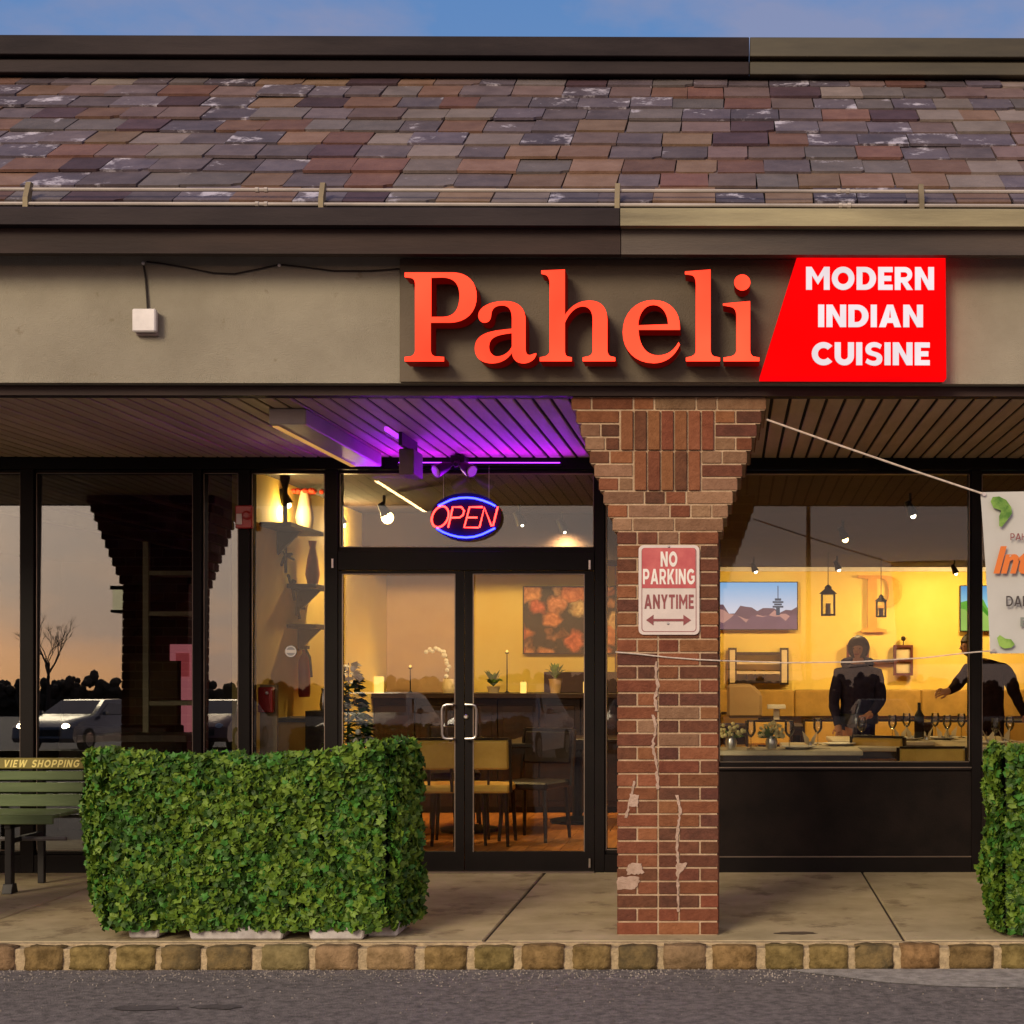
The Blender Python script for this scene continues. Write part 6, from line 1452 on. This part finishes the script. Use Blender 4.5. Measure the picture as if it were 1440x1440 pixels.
    for i, (mt, k, mi, out) in enumerate(cand):
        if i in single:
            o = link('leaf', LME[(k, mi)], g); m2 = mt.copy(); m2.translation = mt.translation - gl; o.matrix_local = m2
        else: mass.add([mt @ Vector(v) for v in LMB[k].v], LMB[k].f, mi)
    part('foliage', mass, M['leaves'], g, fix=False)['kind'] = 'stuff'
    return g
A_, B_, C_, D_ = (-3.10, 7.90), (-1.745, 7.90), (-1.66, 8.24), (-3.43, 8.50)
tot_ = math.dist(D_, A_) + math.dist(A_, B_) + math.dist(B_, C_)
fA = math.dist(D_, A_) / tot_; fB = (math.dist(D_, A_) + math.dist(A_, B_)) / tot_
def zb1(f): return 0.062 + (max(0, (fA * 0.9 - f)) / fA) ** 1.6 * 0.33 if f < fA * 0.9 else 0.062
def zt1_(f): 
    base = 0.915
    if f < fA: return 0.90 + 0.04 * f / fA
    if f > fB - 0.16: return base + 0.070 * min(1, (f - fB + 0.16) / 0.15)
    return base + 0.012 * math.sin(f * 40)
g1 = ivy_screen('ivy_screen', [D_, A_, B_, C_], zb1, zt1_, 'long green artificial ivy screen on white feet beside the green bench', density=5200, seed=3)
# back panel leaves showing over the top
b = MB(); br = random.Random(8)
for i in range(420):
    t = br.random(); x = D_[0] + 0.05 + (C_[0] - D_[0] - 0.08) * t; y = 8.46 - 0.24 * t + br.uniform(-0.03, 0.03); z = 0.895 + br.uniform(-0.07, 0.02) + (0.02 if t < 0.1 else 0) + (0.02 if t > 0.85 else 0)
    if 0.40 < t < 0.72 and br.random() < 0.8: z -= 0.03
    k = br.randrange(4); mt = Matrix.Translation((x, y, z)) @ Matrix.Rotation(br.uniform(0, 6.3), 4, 'Z') @ Matrix.Rotation(br.uniform(0.3, 1.5), 4, 'X')
    b.add([mt @ Vector(v) for v in LMB[k].v], LMB[k].f, br.randrange(5))
part('rear_foliage', b, M['leaves'], g1, fix=False)['kind'] = 'stuff'
# white plastic feet under the screen
b0 = MB()
M['dirty_plastic'] = pm('dirty_white_plastic', (0.30, 0.27, 0.26), 0.7, c2=(0.52, 0.49, 0.48), scale=9, bump=0.3, bscale=40)
def foot(pa, pb, y0, y1, Yf, lab=None, gg=g1):
    p, q = at(pa, y1, Yf), at(pb, y0, Yf); h = 0.075
    b = MB(); b.prism([(p.x, 0.002), (q.x, 0.002), (q.x + 0.015, h), (p.x + -0.015, h)], Yf, Yf + 0.3); return part('foot', b, M['dirty_plastic'], gg, bevel=0.008)
foot(182, 222, 1312, 1322, 7.92); foot(268, 396, 1310, 1324, 7.87); foot(436, 510, 1310, 1325, 7.87); foot(516, 558, 1310, 1321, 7.96)
b = MB(); b.box(-3.2, -1.80, 7.99, 8.30, 0.076, 0.80); part('barrier_body', b, M['whiteplastic'], g1, bevel=0.02)
E_ = [(1.40, 8.35), (1.385, 7.92), (2.75, 7.90), (2.78, 8.3)]
g2 = ivy_screen('ivy_screen', E_, lambda f: 0.03, lambda f: 0.945 + 0.012 * math.sin(f * 37), 'second green artificial ivy screen standing under the white banner', density=4800, nparts=240, seed=6)
b = MB(); b.prism([(1.48, 0.002), (2.6, 0.002), (2.6, 0.075), (1.48, 0.075)], 7.95, 8.3); part('foot', b, M['whiteplastic'], g2, bevel=0.008)
b = MB(); b.box(1.50, 2.65, 8.0, 8.28, 0.076, 0.82); part('barrier_body', b, M['whiteplastic'], g2, bevel=0.02)

# ------------------------------------------------------------------ the far side of the car park (seen mirrored in the glass)
M['headlamp'] = em('headlamp_on', (1.0, 0.80, 0.50), 70)
def car(loc, rz, paint, label, lit=False, suv=False):
    g = thing('parked_car', (0, 0, 0), label, 'car', 'cars parked facing the shops')
    L_, Wd, Hh = 4.5, 1.8, 1.62 if suv else 1.44
    # side profile (y forward is the nose), lofted across the width with tumblehome
    prof = [(-2.2, 0.32), (-2.22, 0.62), (-2.1, 0.88), (-1.75, 0.95), (-1.45, Hh - 0.1), (-0.9, Hh), (0.15, Hh - 0.02), (0.95, 0.98), (1.9, 0.84), (2.18, 0.66), (2.22, 0.36), (2.1, 0.24), (-2.1, 0.24)]
    b = MB(); n = len(prof); xs = [-0.9, -0.84, -0.5, 0.5, 0.84, 0.9]
    vs = []
    for x in xs:
        for y, z in prof:
            k = 1 - 0.30 * max(0, (z - 0.9)) / 0.6 ; e = 0.06 if abs(x) > 0.85 else 0
            vs.append((x * k, y * (1 - e * 0.3), 0.24 + (z - 0.24) * (1 - e)))
    fs = [(i * n + j, i * n + (j + 1) % n, (i + 1) * n + (j + 1) % n, (i + 1) * n + j) for i in range(len(xs) - 1) for j in range(n)] + [tuple(range(n)), tuple((len(xs) - 1) * n + j for j in reversed(range(n)))]
    b.add(vs, fs); link('body', b.mesh('body', paint, smooth=True), g)
    b = MB(); b.add([(-0.60, 0.30, Hh - 0.05), (0.60, 0.30, Hh - 0.05), (0.74, 0.99, 1.005), (-0.74, 0.99, 1.005)], [(0, 1, 2, 3)]); b.mod(lambda v: v + Vector((0, 0.02, 0.012))); link('windscreen', b.mesh('windscreen', M['carglass']), g)
    for s in (-1, 1):
        b = MB(); pl = [(-1.4, 1.0), (-1.2, Hh - 0.16), (0.1, Hh - 0.12), (0.75, 1.02)]; vs = [(s * (0.9 * (1 - 0.30 * (z - 0.9) / 0.6) + 0.006), y, z) for y, z in pl]; b.add(vs, [(0, 1, 2, 3)]); link('side_window', b.mesh('side_window', M['carglass']), g)
        b = MB(); b.ball((s * 0.66, 2.14, 0.68), 0.12, 8, sz=0.7, sy=0.5); link('headlight', b.mesh('headlight', M['headlamp'] if lit else pm('lens', (0.6, 0.6, 0.62), 0.15) if 'lens' not in bpy.data.materials else (M['white_bulb'] if lit else bpy.data.materials['lens']), smooth=True), g)
        b = MB(); b.box(s * 0.92, s * 1.03, 0.62, 0.78, 0.98, 1.10); link('mirror', b.mesh('mirror', paint, bevel=0.02), g)
        for y in (-1.35, 1.38):
            b = MB(); b.lathe([(0.20, -0.11), (0.32, -0.10), (0.32, 0.10), (0.20, 0.11)], (s * 0.80, y, 0.32), 20, axis='x'); wh = link('wheel', b.mesh('wheel', M['tyre'], smooth=True), g)
            b = MB(); b.lathe([(0.19, -0.10), (0.20, 0.115 * s), (0.05, 0.118 * s)] if s > 0 else [(0.05, -0.118), (0.20, -0.115), (0.19, 0.10)], (s * 0.80, y, 0.32), 16, axis='x'); link('rim', b.mesh('rim', M['silver'], smooth=True), wh)
    b = MB(); b.box(-0.55, 0.55, 2.19, 2.235, 0.42, 0.60); link('grille', b.mesh('grille', M['black'], bevel=0.01), g)
    g.location = loc; g.rotation_euler.z = rz
    return g
VD = 2 * 10.43      # mirror plane: virtual distance d is y = VD - d
def mir(px, d): return (px - 1030) / FPX * d
car((mir(700, 31), VD - 31 - 2, ROAD), 0.10, M['carpaint'], 'silver parked car mirrored in the glass doors', suv=True)
car((mir(505, 31), VD - 31 - 2, ROAD), 0.0, M['carpaint2'], 'grey parked car mirrored left of the doors')
car((mir(890, 41), VD - 41 - 2, ROAD), -0.05, M['carpaint3'], 'maroon parked car mirrored behind the brick pillar')
car((mir(1250, 43), VD - 43 - 2, ROAD), 0.0, M['carpaint2'], 'grey parked car mirrored in the right window')
car((mir(84, 43), VD - 43 - 2, ROAD), 0.15, M['carpaint2'], 'dark car with its headlights on mirrored in the vacant window', lit=True)
car((mir(280, 44), VD - 44 - 2, ROAD), 0.0, M['carpaint3'], 'maroon parked car mirrored left of the lit shelf wall')
# far wood and a bare tree
b = MB(); tr = random.Random(2); X = -170
b.box(-262, 262, -192, -186, ROAD - 0.2, ROAD + 3.4)
while X < 150:
    h = 4.1 + 1.6 * mnoise.noise(Vector((X * 0.03, 1, 0))) + 0.8 * mnoise.noise(Vector((X * 0.21, 4, 0)))
    for k in range(4):
        q = tr.uniform(0.35, 1); r_ = tr.uniform(0.25, 0.8); b.ball((X + tr.uniform(-0.8, 0.8), -185 + tr.uniform(-2, 2), ROAD + h * q + tr.uniform(-0.2, 0.5) * (k == 0)), r_, 4, sz=tr.uniform(0.6, 1.5))
    X += 0.42
tag(link('distant_wood', b.mesh('distant_wood', M['far_trees'], fix=False)), 'low dark line of distant trees beyond the car park', 'wood', kind='stuff')
def bare_tree(x, y, h, label, seed):
    t_ = random.Random(seed); g = thing('bare_tree', (x, y, ROAD), label, 'tree', 'bare trees beyond the car park'); b = MB()
    def br_(p, d, L_, r, n_):
        q = p + d * L_; b.tube([p, p.lerp(q, 0.5) + Vector((t_.uniform(-1, 1), t_.uniform(-1, 1), 0)) * L_ * 0.06, q], [r, r * 0.8, r * 0.6], 5, cap=False)
        if n_ == 0: return
        for k in range(3 if n_ > 1 else 4):
            dd = (d + Vector((t_.uniform(-1, 1), t_.uniform(-1, 1), t_.uniform(-0.15, 0.7))) * 0.75).normalized(); br_(p.lerp(q, t_.uniform(0.55, 1)), dd, L_ * t_.uniform(0.55, 0.8), r * 0.55, n_ - 1)
    b.tube([(x, y, ROAD - 0.1), (x, y, ROAD + h * 0.28)], [0.14, 0.10], 7); part('trunk', b, M['bark'], g); b = MB()
    br_(Vector((x, y, ROAD + h * 0.27)), Vector((0, 0, 1)), h * 0.28, 0.08, 5); part('crown', b, M['bark'], g, fix=False)
bare_tree(mir(72, 62), VD - 62, 5.4, 'bare branched tree mirrored in the first vacant window', 12)
bare_tree(mir(-40, 75), VD - 75, 6.2, 'larger bare tree farther out in the car park verge', 9)
bare_tree(mir(1130, 90), VD - 90, 6.0, 'bare tree mirrored faintly above the landscape screen', 5)
# street lamp post on the car park
x, y = mir(1137, 40), VD - 40
g = thing('lamp_post', (x, y, ROAD), 'tall dark lamp post out in the car park', 'lamp post')
b = MB(); b.tube([(x, y, ROAD), (x, y, 7.0)], [0.09, 0.05], 10); part('pole', b, M['black'], g); b = MB(); b.box(x - 0.5, x + 0.5, y - 0.12, y + 0.12, 6.98, 7.1); part('lamp_head', b, M['black'], g, bevel=0.02)
# lantern on the back of the left pillar
x, y, z = pc - 4.2 - 0.30, 8.35, 1.86
g = thing('wall_lantern', (x, y, z), 'small pale lantern fixed to the side of the pillar mirrored in the vacant window', 'lantern')
b = MB(); b.box(x - 0.07, x + 0.07, y - 0.07, y + 0.07, z, z + 0.16); part('glass_box', b, em('lantern_glow', (0.9, 0.75, 0.45), 1.2), g, bevel=0.004)
b = MB(); b.box(x - 0.085, x + 0.085, y - 0.085, y + 0.085, z + 0.1605, z + 0.19); b.box(x - 0.08, x + 0.08, y - 0.08, y + 0.08, z - 0.02, z - 0.0005); part('cap', b, M['black'], g)
b = MB(); b.box(x + 0.071, x + 0.10, y - 0.03, y + 0.03, z + 0.05, z + 0.12); part('arm', b, M['black'], g)
